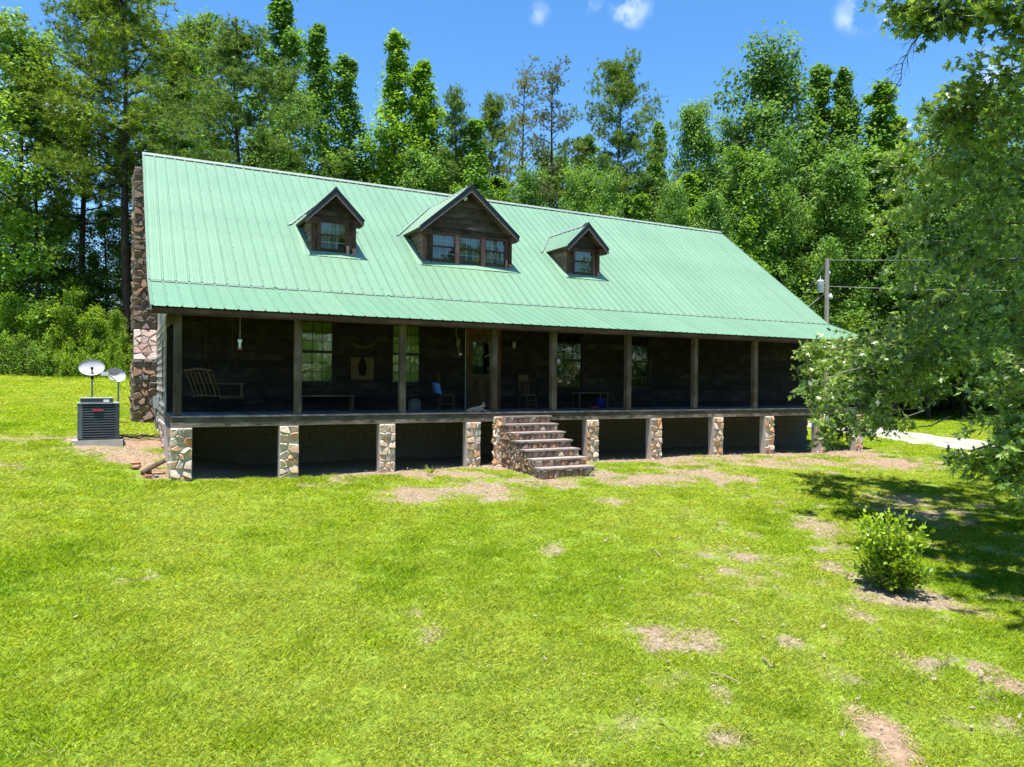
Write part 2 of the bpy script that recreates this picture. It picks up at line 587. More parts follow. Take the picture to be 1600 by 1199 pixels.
class MB:
    def __init__(s):
        s.v = []
        s.f = []

    def add(s, vs, fs):
        k = len(s.v)
        s.v += [tuple(map(float, p)) for p in vs]
        s.f += [tuple(i + k for i in f) for f in fs]
        return s

    def box(s, x0, x1, y0, y1, z0, z1):
        return s.add([(x0, y0, z0), (x1, y0, z0), (x1, y1, z0), (x0, y1, z0), (x0, y0, z1), (x1, y0, z1), (x1, y1, z1), (x0, y1, z1)],
                     [(0, 3, 2, 1), (4, 5, 6, 7), (0, 1, 5, 4), (1, 2, 6, 5), (2, 3, 7, 6), (3, 0, 4, 7)])

    def prism(s, pts, d):                 # polygon pts (3D) pushed along d
        n = len(pts)
        d = np.array(d, float)
        q = [tuple(np.array(p, float) + d) for p in pts]
        return s.add(list(pts) + q, [tuple(range(n))[::-1], tuple(range(n, 2 * n))] + [(i, (i + 1) % n, (i + 1) % n + n, i + n) for i in range(n)])

    def tube(s, pts, rad, k=6, cap=True):
        pts = [np.array(p, float) for p in pts]
        if not hasattr(rad, '__len__'):
            rad = [rad] * len(pts)
        vs = []
        for i, p in enumerate(pts):
            t = pts[min(i + 1, len(pts) - 1)] - pts[max(i - 1, 0)]
            t /= (np.linalg.norm(t) + 1e-9)
            a = np.array([0, 0, 1.]) if abs(t[2]) < .9 else np.array([1., 0, 0])
            u = np.cross(t, a)
            u /= np.linalg.norm(u)
            w = np.cross(t, u)
            for j in range(k):
                an = 2 * PI * j / k
                vs.append(p + (u * math.cos(an) + w * math.sin(an)) * rad[i])
        fs = []
        for i in range(len(pts) - 1):
            for j in range(k):
                a, b_ = i * k + j, i * k + (j + 1) % k
                fs.append((a, b_, b_ + k, a + k))
        if cap:
            fs.append(tuple(range(k))[::-1])
            fs.append(tuple(range((len(pts) - 1) * k, len(pts) * k)))
        return s.add(vs, fs)

    def lathe(s, prof, c=(0, 0, 0), k=12):
        vs = []
        for (r_, z) in prof:
            for j in range(k):
                a = 2 * PI * j / k
                vs.append((c[0] + r_ * math.cos(a), c[1] + r_ * math.sin(a), c[2] + z))
        fs = []
        for i in range(len(prof) - 1):
            for j in range(k):
                a, b_ = i * k + j, i * k + (j + 1) % k
                fs.append((a, b_, b_ + k, a + k))
        fs.append(tuple(range(k))[::-1])
        fs.append(tuple(range((len(prof) - 1) * k, len(prof) * k)))
        return s.add(vs, fs)

    def mesh(s, name, smooth=False):
        me = bpy.data.meshes.new(name)
        me.from_pydata(s.v, [], s.f)
        if smooth:
            me.shade_smooth()
        me.update()
        return me

    def build(s, name, m, parent=None, smooth=False, loc=None, rot=None):
        return link(name, s.mesh(name, smooth), parent, m, loc, rot)


def np_mesh(name, V, F, tint=None):
    """V (n,3); F (m,k) all faces with k corners."""
    me = bpy.data.meshes.new(name)
    V = np.asarray(V, np.float32)
    F = np.asarray(F, np.int32)
    k = F.shape[1]
    me.vertices.add(len(V))
    me.vertices.foreach_set('co', V.ravel())
    me.loops.add(F.size)
    me.loops.foreach_set('vertex_index', F.ravel())
    me.polygons.add(len(F))
    me.polygons.foreach_set('loop_start', np.arange(len(F), dtype=np.int32) * k)
    if tint is not None:
        a = me.attributes.new('tint', 'FLOAT', 'FACE')
        a.data.foreach_set('value', np.asarray(tint, np.float32))
    me.update(calc_edges=True)
    me.validate()
    return me


def unit(v):
    return v / (np.linalg.norm(v, axis=-1, keepdims=True) + 1e-9)


def leaf_batch(C, A, N, size, outline, rng):
    """place a leaf outline (k,2) at each C: A = axis, N = rough normal"""
    A = unit(A)
    B = unit(np.cross(N, A))
    o = np.asarray(outline, float)
    V = C[:, None] + (A[:, None] * o[None, :, 1:2] + B[:, None] * o[None, :, 0:1]) * size[:, None, None]
    return V


DIAMOND = [(0, -.1), (.42, .38), (0, 1), (-.42, .38)]
OVAL = [(0, 0), (.26, .28), (.30, .6), (0, 1), (-.30, .6), (-.26, .28)]
_h = [(0.03, 0), (.05, .16), (.26, .14), (.13, .34), (.44, .46), (.15, .56), (.34, .80), (.10, .76), (0, 1.05)]
OAKLEAF = _h + [(-x, y) for x, y in _h[-2::-1]]
OAKLITE = [(0, 0), (.28, .14), (.12, .34), (.44, .5), (.14, .6), (0, 1.05), (-.14, .6), (-.44, .5), (-.12, .34), (-.28, .14)]


# ------------------------------------------------------------------ ground
def axis(lo, hi, fine, outer_lo, outer_hi, g=1.16):
    a = list(np.arange(lo, hi, fine))
    s_ = fine
    x = lo
    left = []
    while x > outer_lo:
        s_ *= g
        x -= s_
        left.append(x)
    s_ = fine
    x = a[-1]
    right = []
    while x < outer_hi:
        s_ *= g
        x += s_
        right.append(x)
    return np.array(left[::-1] + a + right)


gx = axis(-10, 27, .13, -2000, 2000, 1.12)
gy = axis(-17, 3, .12, -2000, 2500, 1.12)
GX, GY = np.meshgrid(gx, gy)

BLOBS = []
for (px, py, rx, ry, amp, clay) in [
        (650, 772, 62, 14, 1.1, .2), (755, 765, 75, 15, .95, .2), (700, 742, 70, 7, 1.1, .3), (860, 752, 60, 9, 1.0, .25), (800, 733, 40, 8, 1, .5), (945, 740, 60, 12, .9, .1),
        (1010, 748, 60, 12, .95, .2), (1095, 742, 95, 15, 1.0, .2), (1180, 722, 70, 8, 1.1, .4), (1060, 722, 60, 7, 1.1, .3), (1270, 720, 70, 8, 1.05, .5), (1390, 722, 75, 9, 1.25, .5), (1340, 712, 50, 8, 1.3, .6),
        (1450, 795, 75, 20, .9, .1), (1400, 775, 45, 8, .7, .1), (1270, 820, 45, 14, .75, .1), (1300, 858, 35, 12, .6, .1), (1400, 925, 62, 26, 1.1, .1), (1345, 905, 26, 16, .9, .1),
        (218, 903, 42, 16, .7, .1), (650, 953, 22, 9, .8, .1), (668, 990, 40, 22, .62, .2), (655, 1005, 30, 16, .5, .1), (1030, 1005, 42, 30, .85, .2), (1050, 1035, 30, 16, .8, .2), (1100, 1000, 34, 18, .8, .1), (1125, 1085, 26, 20, .75, .1),
        (1375, 1130, 40, 34, .95, .7), (1400, 1185, 50, 25, .9, .8), (1590, 1075, 26, 28, .95, .5), (1130, 1150, 50, 22, .5, .1), (985, 1130, 35, 25, .6, .1), (1340, 960, 40, 16, .5, .1), (1520, 955, 40, 14, .6, .5),
        (1150, 868, 70, 14, .65, .1), (860, 858, 30, 16, .6, .1), (965, 785, 45, 8, .7, .2), (540, 748, 40, 7, .75, .2), (480, 757, 30, 5, .7, .3),
        (180, 690, 75, 13, 1.15, .35), (215, 715, 45, 12, 1.1, .55), (238, 738, 30, 9, 1.2, .9), (45, 684, 50, 7, .85, .2), (30, 727, 60, 7, .6, .1), (232, 690, 22, 10, 1.2, .8), (135, 604, 50, 4, .5, .2),
        (560, 920, 22, 9, .5, .1), (60, 1190, 60, 20, .5, .1), (1180, 905, 60, 14, .45, .1), (1240, 1010, 40, 20, .5, .1), (1310, 1055, 60, 26, .5, .1), (1420, 1040, 50, 20, .45, .1), (900, 1060, 60, 26, .35, .1)]:
    c0, d0 = ground_hit(px, py)
    a0, _ = ground_hit(px, py - ry)
    b0, _ = ground_hit(px, py + ry)
    rv = np.linalg.norm(a0[:2] - b0[:2]) / 2
    BLOBS.append((c0[0], c0[1], rx / FOC * d0, rv, amp, clay))
RV2 = unit(RT[:2])
FV2 = unit(FW[:2])


def in_house(x, y, m_=0.0):
    return (x > -m_) & (x < 24.3 + m_) & (y > 0.05 - m_) & (y < 14 + m_)


def masks(x, y):
    bare = np.zeros_like(x)
    clay = np.zeros_like(x)
    wob = (fbm(x * 2.1, y * 2.1, 3) - .5) * 1.3
    for (cx, cy, ru, rv, amp, cl) in BLOBS:
        dx = x - cx
        dy = y - cy
        a_ = (dx * RV2[0] + dy * RV2[1]) / ru
        b_ = (dx * FV2[0] + dy * FV2[1]) / rv
        q = a_ * a_ + b_ * b_
        near = q < 9
        w_ = np.where(near, np.exp(-.8 * q), 0) * amp
        bare = np.maximum(bare, w_)
        clay = np.maximum(clay, w_ * cl * .8)
    hf = fbm(x * 3.7, y * 3.7, 13, 4)
    bare = bare * (.52 + .95 * np.clip((hf - .3) * 2.2, 0, 1)) + wob * np.clip(bare * 2, 0, .75)
    # strip at the foot of the house
    st = np.exp(-((y + .1) / .55) ** 2) * ((x > .6) & (x < 25)) * np.clip((x - 1) / 4, .35, 1)
    bare = np.maximum(bare, st * .9 + wob * .4 * st)
    bare = np.maximum(bare, in_house(x, y).astype(float))
    n1 = fbm(x * .9 + 7, y * .9, 21)
    n2 = fbm(x * 3.1, y * 3.1 + 5, 31)
    # thin turf scattered over the right and far half of the lawn
    thin = np.clip((n1 - .40) * 3.5, 0, 1) * np.clip((n2 - .42) * 5, 0, 1) * .72
    s_ = (x - CAM[0]) * RV2[0] + (y - CAM[1]) * RV2[1]
    thin = thin * np.clip(.55 + s_ / 9, .35, 1.15)
    bare = np.clip(np.maximum(bare, thin), 0, 1)
    # forest floor
    f = (x - CAM[0]) * FV2[0] + (y - CAM[1]) * FV2[1]
    edge = np.where(s_ < -2, 43, np.where(s_ > 22, 58, 50)) + (fbm(x * .3, y * .3, 5) - .5) * 6
    forest = np.clip((f - edge) / 2.0, 0, 1)
    back = np.clip((-f - 24) / 3, 0, 1)
    forest = np.maximum(forest, back)
    return bare, np.clip(clay, 0, 1), forest


bare, clay, forest = masks(GX, GY)
GZ = hgt(GX, GY) - .03 * np.clip(bare, 0, 1)
V = np.stack([GX, GY, GZ], -1).reshape(-1, 3)
nx, ny = len(gx), len(gy)
idx = np.arange(nx * ny).reshape(ny, nx)
F = np.stack([idx[:-1, :-1], idx[:-1, 1:], idx[1:, 1:], idx[1:, :-1]], -1).reshape(-1, 4)
gme = np_mesh('ground', V, F)
for nm, arr in (('bare', bare), ('clay', clay), ('forest', forest)):
    a = gme.attributes.new(nm, 'FLOAT', 'POINT')
    a.data.foreach_set('value', arr.ravel().astype(np.float32))
gme.shade_smooth()
tag(link('ground', gme, None, M['ground']), 'uneven lawn sloping down from the house', None, None, 'structure')

# driveway
ctr = [(1250, 44), (1330, 39.5), (1400, 35), (1480, 32), (1560, 29.6), (1680, 27), (1850, 24.5), (2100, 23)]
cw = np.array([at(px, 600, d)[:2] for px, d in ctr])
tt = np.linspace(0, len(cw) - 1, 90)
cxs = np.interp(tt, range(len(cw)), cw[:, 0])
cys = np.interp(tt, range(len(cw)), cw[:, 1])
vs, fs = [], []
K = 9
for i in range(90):
    j0, j1 = max(i - 2, 0), min(i + 2, 89)
    t_ = np.array([cxs[j1] - cxs[j0], cys[j1] - cys[j0]])
    t_ /= np.linalg.norm(t_)
    nn = np.array([-t_[1], t_[0]])
    wl_ = 1.95 + .3 * math.sin(i * .7) + random.uniform(-.12, .12)
    wr_ = 1.95 + .3 * math.sin(i * .5 + 2) + random.uniform(-.12, .12)
    for k in range(K):
        s_ = -wl_ + (wl_ + wr_) * k / (K - 1)
        x, y = cxs[i] + nn[0] * s_, cys[i] + nn[1] * s_
        vs.append((x, y, gz(x, y) + .05 - .06 * (k in (0, K - 1))))
    if i:
        for k in range(K - 1):
            a_ = (i - 1) * K + k
            fs.append((a_, a_ + K, a_ + K + 1, a_ + 1))
me = bpy.data.meshes.new('driveway')
me.from_pydata(vs, [], fs)
me.shade_smooth()
tag(link('driveway', me, None, M['gravel']), 'pale gravel driveway beyond the right end of the house', None, None, 'structure')
DRIVE = np.stack([cxs, cys], 1)

# ------------------------------------------------------------------ house
house = empty('wood_house', (0, 0, 0))
tag(house, 'long dark wooden house with mint green metal roof, three dormers and stone piers', 'house')
YW = 2.44
XE = 24.2
WINS = [(3.44, 4.35, .80, 2.55), (6.12, 7.02, .80, 2.55), (11.83, 12.88, .68, 2.55), (14.90, 15.76, .70, 2.55)]
DOOR = (8.62, 9.66, 0.0, 2.45)


def sub(name, mb, m, parent, smooth=False):
    return mb.build(name, m, parent, smooth)


# stone work -------------------------------------------------------
def clip_poly(poly, nx_, ny_, c_):
    out = []
    for i in range(len(poly)):
        p, q = poly[i], poly[(i + 1) % len(poly)]
        dp = p[0] * nx_ + p[1] * ny_ - c_
        dq = q[0] * nx_ + q[1] * ny_ - c_
        if dp <= 0:
            out.append(p)
        if (dp < 0 < dq) or (dq < 0 < dp):
            t_ = dp / (dp - dq)
            out.append((p[0] + (q[0] - p[0]) * t_, p[1] + (q[1] - p[1]) * t_))
    return out


def stones(parent, m, org, u, v, n_, W, H, sz, gap=.018, proud=.035, rs=0, asp=1.25, shape=None, name='stone'):
    """irregular fieldstones over a rectangle (org + u*W + v*H), each one an object"""
    rr = random.Random(rs)
    org, u, v, n_ = (np.array(q_, float) for q_ in (org, u, v, n_))
    cols = max(1, round(W / (sz * asp)))
    rows = max(1, round(H / sz))
    seeds = []
    for i in range(rows):
        cc = cols + (1 if (cols <= 2 and rr.random() < .45) else 0) - (1 if cols > 2 and rr.random() < .3 else 0)
        for j in range(cc):
            seeds.append(((j + .5 + rr.uniform(-.36, .36)) * W / cc, (i + .5 + rr.uniform(-.38, .38)) * H / rows))
    for k, (sx, sy) in enumerate(seeds):
        poly = [(0, 0), (W, 0), (W, H), (0, H)]
        for k2, (tx, ty) in enumerate(seeds):
            if k2 == k or abs(tx - sx) > 3.5 * sz * asp or abs(ty - sy) > 3.5 * sz:
                continue
            dx, dy = tx - sx, ty - sy
            L = math.hypot(dx, dy)
            poly = clip_poly(poly, dx / L, dy / L, ((tx + sx) / 2 * dx + (ty + sy) / 2 * dy) / L - gap / 2)
            if len(poly) < 3:
                break
        if len(poly) < 3:
            continue
        cx = sum(p[0] for p in poly) / len(poly)
        cy = sum(p[1] for p in poly) / len(poly)
        if shape and not shape(cx, cy):
            continue
        # knock the corners off
        q = []
        for i in range(len(poly)):
            a_, b_, c_ = poly[i - 1], poly[i], poly[(i + 1) % len(poly)]
            t_ = rr.uniform(.06, .17)
            q.append((b_[0] + (a_[0] - b_[0]) * t_, b_[1] + (a_[1] - b_[1]) * t_))
            q.append((b_[0] + (c_[0] - b_[0]) * t_, b_[1] + (c_[1] - b_[1]) * t_))
        N = len(q)
        h = proud * rr.uniform(.55, 1.45)
        tx_, ty_ = rr.uniform(-.25, .25), rr.uniform(-.25, .25)
        c3 = org + u * cx + v * cy
        ring = lambda s_, hh, tilt: [u * ((p[0] - cx) * s_) + v * ((p[1] - cy) * s_) + n_ * (hh + tilt * ((p[0] - cx) * tx_ + (p[1] - cy) * ty_) + (rr.uniform(-.006, .006) if tilt else 0)) for p in q]
        vs_ = ring(1.0, -.03, 0) + ring(1.0, h * .45, 1) + ring(.78, h, 1)
        fs_ = []
        for r0 in (0, 1):
            for i in range(N):
                a_, b_ = r0 * N + i, r0 * N + (i + 1) % N
                fs_.append((a_, b_, b_ + N, a_ + N))
        fs_.append(tuple(range(2 * N, 3 * N)))
        me_ = bpy.data.meshes.new(name)
        me_.from_pydata([tuple(p) for p in vs_], [], fs_)
        link(name, me_, parent, m, c3)


# piers
PR = [.43, 2.87, 5.38, 7.88, 11.88, 14.33, 16.98, 19.38, 22.03, 24.17]
for i, xr in enumerate(PR):
    x0 = xr - .43 - (.03 if i < 2 else 0)
    zb = gz(x0 + .2, -.1) - .12
    mb = MB().box(x0, xr, -.05, .19, zb, -.272)
    pier = sub('stone_pier', mb, M['mortar'] if i < 1 else M['pierside'], house)
    MB().box(x0 + .004, xr - .004, -.063, -.052, zb, -.275).build('mortar_bed', M['mortar'], pier)
    stones(pier, M['stone'], (x0 + .005, -.06, zb), (1, 0, 0), (0, 0, 1), (0, -1, 0), xr - x0 - .01, -.28 - zb, .205, .020, .04, 10 + i, .95)
    if i == 0:
        stones(pier, M['stone'], (x0, .19, zb), (0, -1, 0), (0, 0, 1), (-1, 0, 0), .24, -.28 - zb, .2, .02, .02, 77, 1.0)

# foundation walls
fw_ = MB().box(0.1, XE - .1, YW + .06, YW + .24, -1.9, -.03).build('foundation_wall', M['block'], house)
bme = MB().box(.006, .394, 0, .05, .006, .194).mesh('concrete_block')
cnt = 0
for r_ in range(7):
    for k in range(60):
        x = .1 + k * .4 + (.2 if r_ % 2 else 0)
        z = -.25 - (r_ + 1) * .2
        if x + .4 > XE or z < -1.7 or cnt >= 300:
            continue
        cnt += 1
        link('concrete_block', bme, fw_, M['block'], (x, YW + .005, z))
# rubble foundation under the left end wall
rb = MB().prism([(-.02, YW - .3, -1.7), (-.02, YW + .2, -.28), (-.02, 6.6, -.28), (-.02, 6.6, -1.2)], (.14, 0, 0)).build('end_foundation', M['mortar'], house)
stones(rb, M['stone_shoulder'], (-.02, 6.6, -1.1), (0, -1, 0), (0, 0, 1), (-1, 0, 0), 4.2, .82, .26, .025, .04, 5, 1.2)
MB().prism([(-.05, .2, -1.75), (-.05, .34, -.3), (-.05, YW - .1, -.3), (-.05, YW - .1, -1.4)], (.12, 0, 0)).build('end_apron', M['pierside'], house)

# deck
deck = MB().box(0, XE, .0, .05, -.265, -.045).build('porch_deck', M['rim'], house)
MB().box(-.03, XE + .03, -.028, -.002, -.262, -.15).build('rim_board', M['rim'], deck)
MB().box(-.032, XE + .03, -.02, -.002, -.147, -.047).build('rim_board', M['rim'], deck)
MB().box(-.03, -.002, 0, YW, -.262, -.047).build('rim_board', M['rim'], deck)
mb = MB()
for k in range(60):
    mb.box(.3 + k * .405, .34 + k * .405, .06, YW, -.235, -.05)
j = mb.build('joists', M['beam'], deck)
j['kind'] = 'stuff'
pme = MB().box(.003, .139, -.05, YW, -.038, 0).mesh('deck_plank')
for k in range(int((XE + .04) / .142)):
    link('deck_plank', pme, deck, M['deckwood'], (-.02 + k * .142, random.uniform(-.008, .008), random.uniform(-.002, .002)))

# posts, beam
PX = [.119, 2.87, 5.62, 8.37, 10.35, 13.10, 15.85, 18.60, 21.35, 24.10]
pm = MB().box(-.083, .083, -.083, .083, 0, 2.36)
pme = pm.mesh('porch_post')
for x in PX:
    p = link('porch_post', pme, house, M['post'], (x, .12, .0))
    p.rotation_euler = (0, 0, random.choice((0, PI / 2, PI)))
MB().box(-.1, XE + .1, .04, .2, 2.362, 2.52).build('porch_beam', M['beam'], house)
MB().box(-.3, XE + .2, -.33, -.30, 2.34, 2.485).build('eave_fascia', M['beam'], house)
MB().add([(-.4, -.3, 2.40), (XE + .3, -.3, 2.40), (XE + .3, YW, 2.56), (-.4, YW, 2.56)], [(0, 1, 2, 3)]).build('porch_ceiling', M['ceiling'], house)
MB().box(.0, .03, .25, YW, 2.2, 2.56).build('end_trim', M['beam'], house)


# walls with boards
def board_mesh(L, ex=.2, axis_='x', wob=0):
    """clapboard with a slanted face: origin at lower left of its back"""
    n_ = max(1, int(L / 1.2))
    vs_, fs_ = [], []
    for i in range(n_ + 1):
        x = L * i / n_
        w_ = random.uniform(-wob, wob)
        for (yy, zz) in ((0, 0), (-.040 + w_, 0), (-.038 + w_, .01), (-.007, ex + .012), (0, ex + .012)):
            vs_.append((x, yy, zz) if axis_ == 'x' else (yy, x, zz))
        if i:
            for k in range(5):
                a_, b_ = (i - 1) * 5 + k, (i - 1) * 5 + (k + 1) % 5
                fs_.append((a_, b_, b_ + 5, a_ + 5))
    fs_.append((0, 1, 2, 3, 4))
    fs_.append(tuple(range(n_ * 5, n_ * 5 + 5)))
    me_ = bpy.data.meshes.new('siding_board')
    me_.from_pydata(vs_, [], fs_)
    return me_


def wall_rows(parent, x0, x1, y, z0, z1, ex, holes, m, wob=.003, seg=4.9):
    z = z0
    r_ = 0
    while z < z1 - .02:
        iv = [(x0, x1)]
        for (a_, b_, c_, d_) in holes:
            if z + ex > c_ + .03 and z < d_ - .03:
                nv = []
                for (p_, q_) in iv:
                    if b_ <= p_ or a_ >= q_:
                        nv.append((p_, q_))
                    else:
                        if a_ > p_:
                            nv.append((p_, a_))
                        if b_ < q_:
                            nv.append((b_, q_))
                iv = nv
        for (p_, q_) in iv:
            s_ = p_
            off = (r_ * 1.7) % seg
            first = True
            while s_ < q_ - .01:
                e_ = min(q_, s_ + (seg - off if first else seg))
                if q_ - e_ < .35:
                    e_ = q_
                first = False
                link('siding_board', board_mesh(e_ - s_ - .004, min(ex, z1 - z - .012) if z + ex > z1 else ex, 'x', wob), parent, m, (s_ + .002, y, z))
                s_ = e_
        z += ex
        r_ += 1


fwall = MB()
xs = [0] + sorted([q_ for w_ in WINS for q_ in (w_[0], w_[1])] + [DOOR[0], DOOR[1]]) + [XE]
for i in range(0, len(xs), 2):
    fwall.box(xs[i], xs[i + 1], YW + .003, YW + .05, -.02, 2.56)
for w_ in WINS:
    fwall.box(w_[0] + .001, w_[1] - .001, YW + .004, YW + .049, -.02, w_[2])
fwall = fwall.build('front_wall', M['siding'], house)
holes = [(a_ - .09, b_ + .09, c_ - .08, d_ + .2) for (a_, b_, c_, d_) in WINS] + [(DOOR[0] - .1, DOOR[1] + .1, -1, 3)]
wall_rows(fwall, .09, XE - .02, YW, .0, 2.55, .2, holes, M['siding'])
MB().box(-.0, .09, YW - .035, YW + .002, 0, 2.5).build('corner_board', M['siding'], house)

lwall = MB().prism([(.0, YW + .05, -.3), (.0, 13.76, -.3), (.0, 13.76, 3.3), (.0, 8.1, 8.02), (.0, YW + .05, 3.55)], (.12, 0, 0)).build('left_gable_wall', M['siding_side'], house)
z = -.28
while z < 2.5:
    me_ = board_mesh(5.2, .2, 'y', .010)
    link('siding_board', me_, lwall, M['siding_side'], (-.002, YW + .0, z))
    z += .2
MB().box(-.035, -.003, YW - .02, YW + .07, -.3, 2.5).build('corner_board', M['siding_side'], house)
MB().box(-.045, -.033, 3.6, 3.85, .3, 1.9).build('loose_board', M['trim'], lwall)
MB().prism([(XE - .12, YW + .05, -.3), (XE - .12, 13.76, -.3), (XE - .12, 13.76, 3.3), (XE - .12, 8.1, 8.02), (XE - .12, YW + .05, 3.55)], (.12, 0, 0)).build('right_gable_wall', M['siding_side'], house)
MB().box(.12, XE - .12, 13.6, 13.76, -1.9, 3.3).build('rear_wall', M['siding_side'], house)
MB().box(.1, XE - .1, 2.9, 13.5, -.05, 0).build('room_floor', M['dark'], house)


def window(x0, x1, z0, z1, y, parent, cur, cols=3, rows=3, name='window'):
    fr = MB()
    fr.box(x0 - .09, x0, y - .045, y + .01, z0 - .07, z1 + .1)
    fr.box(x1, x1 + .09, y - .045, y + .01, z0 - .07, z1 + .1)
    fr.box(x0, x1, y - .045, y + .01, z1, z1 + .1)
    fr.box(x0 - .12, x1 + .12, y - .07, y + .012, z0 - .10, z0 - .07)
    fr.box(x0, x1, y - .04, y + .01, z0 - .07, z0)
    w_ = fr.build(name, M['siding'], parent)
    zm = (z0 + z1) / 2
    for k, (a_, b_, yy) in enumerate(((zm, z1, y - .005), (z0, zm, y + .015))):
        s_ = MB()
        s_.box(x0, x0 + .035, yy - .015, yy + .015, a_, b_).box(x1 - .035, x1, yy - .015, yy + .015, a_, b_)
        s_.box(x0 + .035, x1 - .035, yy - .015, yy + .015, a_, a_ + .04).box(x0 + .035, x1 - .035, yy - .015, yy + .015, b_ - .04, b_)
        s_.build('sash', M['black'], w_)
        MB().add([(x0 + .035, yy, a_ + .04), (x1 - .035, yy, a_ + .04), (x1 - .035, yy, b_ - .04), (x0 + .035, yy, b_ - .04)], [(0, 1, 2, 3)]).build('pane', M['glass'], w_)
        g_ = MB()
        for c_ in range(1, cols):
            xx = x0 + .035 + (x1 - x0 - .07) * c_ / cols
            g_.box(xx - .008, xx + .008, yy - .012, yy - .003, a_ + .04, b_ - .04)
        for c_ in range(1, rows):
            zz = a_ + .04 + (b_ - a_ - .08) * c_ / rows
            g_.box(x0 + .035, x1 - .035, yy - .010, yy - .002, zz - .008, zz + .008)
        g_.build('muntin', M['black'], w_)
    if cur:
        vs_ = []
        N = 24
        for i in range(N + 1):
            x = x0 - .03 + (x1 - x0 + .06) * i / N
            yy = y + .10 + .02 * math.sin(i * 1.9)
            vs_ += [(x, yy, z0 - .02), (x, yy, z1 + .02)]
        MB().add(vs_, [(2 * i, 2 * i + 2, 2 * i + 3, 2 * i + 1) for i in range(N)]).build('curtain', cur, w_)
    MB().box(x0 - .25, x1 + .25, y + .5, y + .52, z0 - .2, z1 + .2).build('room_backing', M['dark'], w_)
    return w_


for i, (a_, b_, c_, d_) in enumerate(WINS):
    window(a_, b_, c_, d_, YW, house, M['curtain'] if i < 2 else None)

# door with screen frame
dr = MB()
dr.box(DOOR[0] - .1, DOOR[0], YW - .05, YW + .02, 0, 2.56).box(DOOR[1], DOOR[1] + .1, YW - .05, YW + .02, 0, 2.56).box(DOOR[0], DOOR[1], YW - .05, YW + .02, 2.34, 2.46)
dr = dr.build('door_frame', M['trim'], house)
x0, x1 = DOOR[0] + .02, DOOR[1] - .02
MB().box(x0, x0 + .14, YW - .02, YW + .02, .02, 2.32).box(x1 - .14, x1, YW - .02, YW + .02, .02, 2.32).box(x0 + .14, x1 - .14, YW - .02, YW + .02, 2.1, 2.32).box(x0 + .14, x1 - .14, YW - .02, YW + .02, .95, 1.10).box(x0 + .14, x1 - .14, YW - .02, YW + .02, .02, .16).build('door', M['cane'], dr)
for k in range(3):
    MB().box(x0 + .145 + k * .22, x0 + .355 + k * .22, YW - .006, YW + .012, .16, .95).build('door_panel', M['beam'], dr)
MB().add([(x0 + .14, YW, 1.1), (x1 - .14, YW, 1.1), (x1 - .14, YW, 2.1), (x0 + .14, YW, 2.1)], [(0, 1, 2, 3)]).build('door_glass', M['glass'], dr)
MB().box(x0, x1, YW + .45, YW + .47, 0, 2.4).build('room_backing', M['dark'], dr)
MB().lathe([(.006, 0), (.02, .01), (.02, .03), (.008, .045)], (x1 - .07, YW - .06, 1.0), 8).build('door_knob', M['steel'], dr)
MB().tube([(9.2, YW - .04, 1.62), (9.26, YW - .05, 1.70), (9.36, YW - .05, 1.72)], .008, 5).build('door_ornament', M['white'], dr)
MB().box(8.49, 8.508, YW - .08, YW - .055, 0, 2.5).build('screen_edge', M['aclight'], house)

# ---- roof
RYe, RZe, RYh, RZh, RYr, RZr, RX0, RX1 = -.356, 2.506, 1.9015, 3.3427, 8.0988, 8.19, -.4654, 24.55
und = MB()
for (ya, za, yb, zb) in ((RYe + .02, RZe, RYh, RZh), (RYh, RZh, RYr, RZr)):
    und.prism([(RX0 + .03, ya, za - .035), (RX0 + .03, yb, zb - .035), (RX0 + .03, yb, zb - .13), (RX0 + .03, ya, za - .13)], (RX1 - RX0 - .06, 0, 0))
und.prism([(RX0 + .03, RYr, RZr - .035), (RX0 + .03, 14.3, 3.34), (RX0 + .03, 14.3, 3.24), (RX0 + .03, RYr, RZr - .13)], (RX1 - RX0 - .06, 0, 0))
roof = und.build('roof', M['beam'], house)


def panel_mesh(ya, za, yb, zb, W=.915, pitch=.305, nrib=3):
    """ribbed sheet from eave to ridge, rib section raised 2 cm"""
    s_ = math.hypot(yb - ya, zb - za)
    nrm = np.array([0, -(zb - za) / s_, (yb - ya) / s_])
    prof = []
    for k in range(nrib):
        x = k * pitch
        prof += [(x, .0), (x + .018, .022), (x + .042, .022), (x + .060, .0), (x + .14, .0), (x + .15, .004), (x + .165, .004), (x + .175, 0), (x + .205, 0), (x + .215, .004), (x + .23, .004), (x + .24, 0)]
    prof = [p_ for p_ in prof if p_[0] < W] + [(W, 0)]
    vs_ = []
    for (x, h) in prof:
        for (yy, zz) in ((ya, za), (yb, zb)):
            vs_.append((x, yy + nrm[1] * h, zz + nrm[2] * h))
    n0 = len(prof)
    for (x, h) in prof:
        for (yy, zz) in ((ya, za), (yb, zb)):
            vs_.append((x, yy + nrm[1] * (h - .003), zz + nrm[2] * (h - .003)))
    fs_ = [(2 * i, 2 * i + 2, 2 * i + 3, 2 * i + 1) for i in range(n0 - 1)]
    fs_ += [tuple(2 * n0 + q_ for q_ in (2 * i, 2 * i + 1, 2 * i + 3, 2 * i + 2)) for i in range(n0 - 1)]
    fs_ += [(2 * i, 2 * n0 + 2 * i, 2 * n0 + 2 * i + 2, 2 * i + 2) for i in range(n0 - 1)]
    me_ = bpy.data.meshes.new('roof_panel')
    me_.from_pydata(vs_, [], fs_)
    return me_


